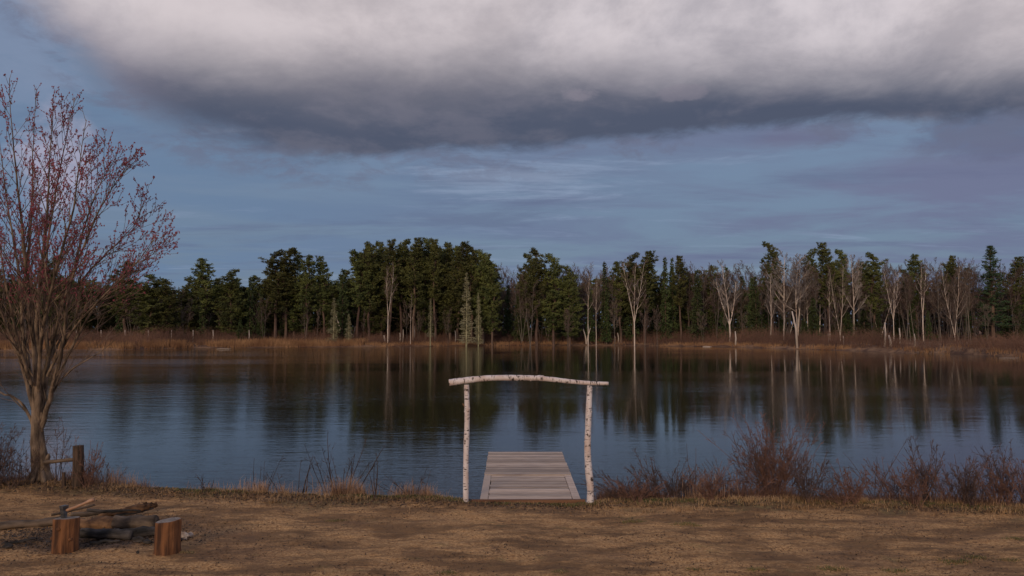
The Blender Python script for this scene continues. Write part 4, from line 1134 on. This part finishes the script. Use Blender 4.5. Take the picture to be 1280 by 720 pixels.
blades('undergrowth', 19000, brushfloor, 'shrub_red', 'low tangle of reddish twigs and dead stems on the near bank', 'undergrowth', .0035)
blades('brown_stalks', 6000, brushfloor, 'litter', 'brown dead stalks among the shrubs of the near bank', 'undergrowth', .005)
def scatter(name, n, mkeys, label, cat, fn, szr):
    m_ = MB(); rg = random.Random(n)
    pr_ = [fn(rg) for _ in range(n)]; X = np.array([a[0] for a in pr_]); Y = np.array([a[1] for a in pr_]); Z = hgt(X,Y)
    D = np.hypot((X-FP.x)*.75, (Y-FP.y)*1.2); Z = Z-.05*np.exp(-(D/.9)**2)
    for x,y,z in zip(X,Y,Z):
        s = rg.uniform(*szr); nrm = Vector((rg.gauss(0,.35), rg.gauss(0,.35), 1)).normalized()
        a = nrm.cross(rvec(rg)).normalized(); b_ = nrm.cross(a)*rg.uniform(.3,.8)
        i = len(m_.v); p = Vector((x,y,float(z)+s*.3+.002))
        m_.v += [p-a*s, p-b_*s+a*s*.2, p+a*s+Vector((0,0,s*.3)), p+b_*s]; m_.f.append((i,i+1,i+2,i+3)); m_.m.append(0 if rg.random() < .6 else 1)
    ob(name, m_.mesh(name, [M[k] for k in mkeys]), kind='stuff', label=label, category=cat)
def lit_open(rg):
    while True:
        y = rg.uniform(9.8,17); x = rg.uniform(-1,1)*(y*.72); c = float(np.interp(x, CRX, CRY))
        if y > c+.2: continue
        k = float(fbm(np.array([x*.9]), np.array([y*1.6]), 3, 55)[0])
        if rg.random() < .12+max(0,(k-.42))*5: return (x,y)
scatter('leaf_litter', 15000, ['litter','litter_dark'], 'dead leaves and bark scraps strewn over the sand', 'leaf litter', lit_open, (.006,.022))
def lit_bank(rg):
    px = rg.uniform(-60,1340); x = (px-640)/F*15.8; c = float(np.interp(x, CRX, CRY)); w = float(np.interp(x, WDX, WDY))
    return (x, c + (rg.gauss(0,.35) if x < 2 else rg.uniform(-.5, w*.9)))
scatter('bank_litter', 26000, ['litter','litter_dark'], 'brown dead leaves lying along the crest of the near bank', 'leaf litter', lit_bank, (.012,.035))
def lit_fire(rg): return (FP.x-.3+rg.gauss(0,.95), FP.y+rg.gauss(0,.42))
scatter('charcoal_bits', 4500, ['litter_dark','char'], 'black charcoal bits and ash around the fire place', 'charcoal', lit_fire, (.008,.028))

# ---------------------------------------------------------------- sky
W_ = bpy.data.worlds.new('World'); bpy.context.scene.world = W_; W_.use_nodes = True
N = W_.node_tree.nodes; L = W_.node_tree.links
bg = N['Background']; bg.inputs['Strength'].default_value = .1
SUN_EL, SUN_AZ = R(18), R(200)      # sun low behind the camera
sky = N.new('ShaderNodeTexSky'); sky.sky_type = 'NISHITA'; sky.sun_disc = False; sky.sun_elevation = SUN_EL; sky.sun_rotation = SUN_AZ
tc = N.new('ShaderNodeTexCoord'); nm = N.new('ShaderNodeVectorMath'); nm.operation = 'NORMALIZE'; L.new(tc.outputs['Generated'], nm.inputs[0])
D = nm.outputs[0]; sx = N.new('ShaderNodeSeparateXYZ'); L.new(D, sx.inputs[0]); dx, dy, dz = sx.outputs
def op(o, a, b=None, c=None):
    x = N.new('ShaderNodeMath'); x.operation = o
    for i, v in enumerate((a, b, c)):
        if v is None: continue
        if isinstance(v, (int,float)): x.inputs[i].default_value = v
        else: L.new(v, x.inputs[i])
    return x.outputs[0]
def rng(x, a, b, lo=0, hi=1, smooth=True):
    r = N.new('ShaderNodeMapRange'); r.interpolation_type = 'SMOOTHSTEP' if smooth else 'LINEAR'
    for i, v in ((1,a),(2,b),(3,lo),(4,hi)): 
        if isinstance(v,(int,float)): r.inputs[i].default_value = v
        else: L.new(v, r.inputs[i])
    L.new(x, r.inputs[0]); return r.outputs[0]
def mixc(f, a, b):
    x = N.new('ShaderNodeMix'); x.data_type = 'RGBA'
    if isinstance(f, (int,float)): x.inputs[0].default_value = f
    else: L.new(f, x.inputs[0])
    for i, v in ((6,a),(7,b)):
        if isinstance(v, tuple): x.inputs[i].default_value = (*v,1)
        else: L.new(v, x.inputs[i])
    return x.outputs[2]
def srgb(r, g, b): return tuple((((c/255)+.055)/1.055)**2.4 * 10 if c > 10 else c/255/12.92*10 for c in (r,g,b))
def nz(vecout, scale, det=6, rg=.55, dist=0, vec=(1,1,1), off=(0,0,0)):
    mp = N.new('ShaderNodeMapping'); mp.inputs['Scale'].default_value = vec; mp.inputs['Location'].default_value = off
    L.new(vecout, mp.inputs[0]); n = N.new('ShaderNodeTexNoise'); n.inputs['Scale'].default_value = scale; n.inputs['Detail'].default_value = det
    n.inputs['Roughness'].default_value = rg; n.inputs['Distortion'].default_value = dist; L.new(mp.outputs[0], n.inputs['Vector']); return n.outputs['Fac']
def azel(px, py):
    d = ray(px, py).normalized(); return math.degrees(math.atan2(d.x, d.y)), math.degrees(math.asin(d.z))
el = op('MULTIPLY', op('ARCSINE', dz), 57.2958)
az = op('MULTIPLY', op('ARCTAN2', dx, dy), 57.2958)
azn = rng(az, -60, 60, 0, 1, False)
def curve(pts):
    fcv = N.new('ShaderNodeFloatCurve'); cm = fcv.mapping; cm.use_clip = False; c = cm.curves[0]
    P2 = sorted([((azel(a,b)[0]+60)/120, azel(a,b)[1]/60) for a,b in pts]); P2 = [(0,P2[0][1])]+P2+[(1,P2[-1][1])]
    c.points[0].location = P2[0]; c.points[1].location = P2[-1]
    for q in P2[1:-1]: c.points.new(*q)
    cm.update(); L.new(azn, fcv.inputs['Value']); return op('MULTIPLY', fcv.outputs[0], 60)
base = curve([(-60,-120),(-20,-60),(30,0),(90,62),(140,110),(200,148),(310,176),(420,194),(520,187),(620,177),(700,173),(800,168),(900,159),(1000,152),(1130,146),(1280,132)])
lit = curve([(0,-20),(110,36),(220,56),(330,70),(450,74),(600,72),(700,78),(850,80),(1000,80),(1120,82),(1280,72)])
wob = op('SUBTRACT', nz(D, 6.5, 9, .64, .25, (1,1,2.4)), .5)
wob2 = op('SUBTRACT', nz(D, 2.6, 5, .6, .3, (1,1,2), (3,1,2)), .5)
e1 = op('ADD', el, op('ADD', op('MULTIPLY', wob, 3.3), op('MULTIPLY', wob2, .6)))
soft = rng(az, -31, -12, 3.4, .85)
h = op('ADD', op('SUBTRACT', e1, base), .55)
mask = rng(op('DIVIDE', h, soft), -.35, 1.0)
e2 = op('ADD', el, op('ADD', op('MULTIPLY', wob2, 4), op('MULTIPLY', wob, 2.4)))
t = rng(op('SUBTRACT', e2, lit), -3.0, 2.6)
dk = mixc(rng(h, 1.6, 6.5), srgb(80,88,108), srgb(118,117,129))
dk = mixc(rng(az, -22, -33), dk, srgb(128,124,140))
bl_n = nz(D, 5.5, 10, .63, .2, (1,1,1.6), (5,2,1))
br = mixc(rng(bl_n, .3, .64), srgb(170,165,173), srgb(212,204,209))
warm = nz(D, 2.2, 3, .5, .2, (1,1,1), (9,4,3))
br = mixc(op('MULTIPLY', rng(warm, .42, .62), .3), br, srgb(206,192,190))
dk = mixc(op('MULTIPLY', rng(nz(D, 9, 9, .62, .2, (1,1,2.6), (2,9,5)), .46, .68), .3), dk, srgb(130,127,140))
cloud = mixc(t, dk, br)
# lower layer: thin streaked veil over the blue
pl_ = N.new('ShaderNodeCombineXYZ'); zc = op('ADD', op('MAXIMUM', dz, 0), .06)
L.new(op('DIVIDE', dx, zc), pl_.inputs[0]); L.new(op('DIVIDE', dy, zc), pl_.inputs[1])
PV = pl_.outputs[0]
low = mixc(rng(el, 1, 15), srgb(99,119,146), srgb(111,130,158))
veil = mixc(rng(az, -30, 25), srgb(106,129,158), srgb(110,120,148))
c0 = mixc(.90, sky.outputs[0], low)
c0 = mixc(rng(nz(PV, .55, 6, .6, .5, (1,1.6,1)), .38, .62), c0, veil)
streak = nz(PV, 1.15, 8, .68, .6, (.55,1.5,1), (2,7,0))
c0 = mixc(op('MULTIPLY', rng(streak, .52, .72), .55), c0, srgb(142,158,185))
c0 = mixc(op('MULTIPLY', rng(nz(PV, .8, 7, .65, .4, (.6,1.3,1), (12,3,0)), .5, .68), .5), c0, srgb(96,106,136))
sn_ = op('SUBTRACT', nz(PV, 2.2, 7, .65, .3, (.5,1.6,1), (4,4,0)), .5)
def blob(px, py, ra, re, amt, n=1.2, st=False):
    a, e = azel(px, py)
    q = op('ADD', op('POWER', op('ABSOLUTE', op('DIVIDE', op('SUBTRACT', az, a), ra)), 2), op('POWER', op('ABSOLUTE', op('DIVIDE', op('SUBTRACT', el, e), re)), 2))
    q = op('ADD', q, op('MULTIPLY', sn_ if st else wob, -9 if st else -n*3.5))
    return op('MULTIPLY', rng(q, 1.4 if st else 1.2, -.6 if st else .1), amt)
c0 = mixc(blob(640, 228, 6.5, 1.5, .5, 1.2, True), c0, srgb(150,166,192))
c0 = mixc(blob(1010, 168, 4.5, 1.2, .5), c0, srgb(110,110,136))
c0 = mixc(blob(1240, 165, 5, 1.6, .6), c0, srgb(92,100,128))
c0 = mixc(blob(1180, 225, 9, 3, .2), c0, srgb(118,114,146))
c0 = mixc(blob(70, 195, 3.0, 3.6, .85), c0, srgb(168,165,186))
c0 = mixc(blob(20, 60, 4, 5, .5), c0, srgb(134,147,174))
c0 = mixc(op('MULTIPLY', op('MULTIPLY', rng(h, -3.4, -.4), rng(nz(D, 8, 9, .66, .3, (1,1,2.8), (7,1,3)), .47, .6)), .6), c0, srgb(106,110,132))
cl2 = mixc(blob(727, 116, 1.7, .5, .5, 2.4), cloud, srgb(140,134,146))
cl2 = mixc(blob(858, 116, 1.7, .5, .4, 2.4), cl2, srgb(136,130,143))
fin = mixc(mask, c0, cl2)
# overhead and behind: broken cloud thinning into blue
hi_n = nz(D, 2.0, 5, .6, .4, (1,1,1), (1,8,4))
over = mixc(rng(hi_n, .42, .6), srgb(118,140,180), srgb(178,170,178))
fin = mixc(rng(el, 30, 48), fin, over)
beh = rng(dy, .15, -.3)
fin = mixc(op('MULTIPLY', beh, rng(el, 60, 30)), fin, mixc(rng(hi_n, .42, .6), srgb(150,155,180), srgb(196,182,176)))
L.new(fin, bg.inputs['Color'])
# ---------------------------------------------------------------- sun
sl = bpy.data.lights.new('sun', 'SUN'); sl.energy = 1.5; sl.angle = R(11); sl.color = (1,.75,.5)
so = bpy.data.objects.new('sun', sl); C.objects.link(so)
sd = Vector((math.sin(SUN_AZ)*math.cos(SUN_EL), math.cos(SUN_AZ)*math.cos(SUN_EL), math.sin(SUN_EL)))
so.rotation_euler = (-sd).to_track_quat('-Z','Y').to_euler(); so.location = (0,-20,20)
# ---------------------------------------------------------------- camera
cam = bpy.data.cameras.new('camera'); cam.sensor_width = 36; cam.lens = F/1280*36; cam.clip_end = 5000; cam.clip_start = .05
co_ = bpy.data.objects.new('camera', cam); C.objects.link(co_); co_.location = (0,0,CH); co_.rotation_euler = (math.pi/2+P, 0, 0)
sc = bpy.context.scene; sc.camera = co_
sc.view_settings.view_transform = 'Standard'; sc.view_settings.look = 'None'; sc.view_settings.gamma = 1; sc.view_settings.exposure = 0
sc.view_settings.use_curve_mapping = False
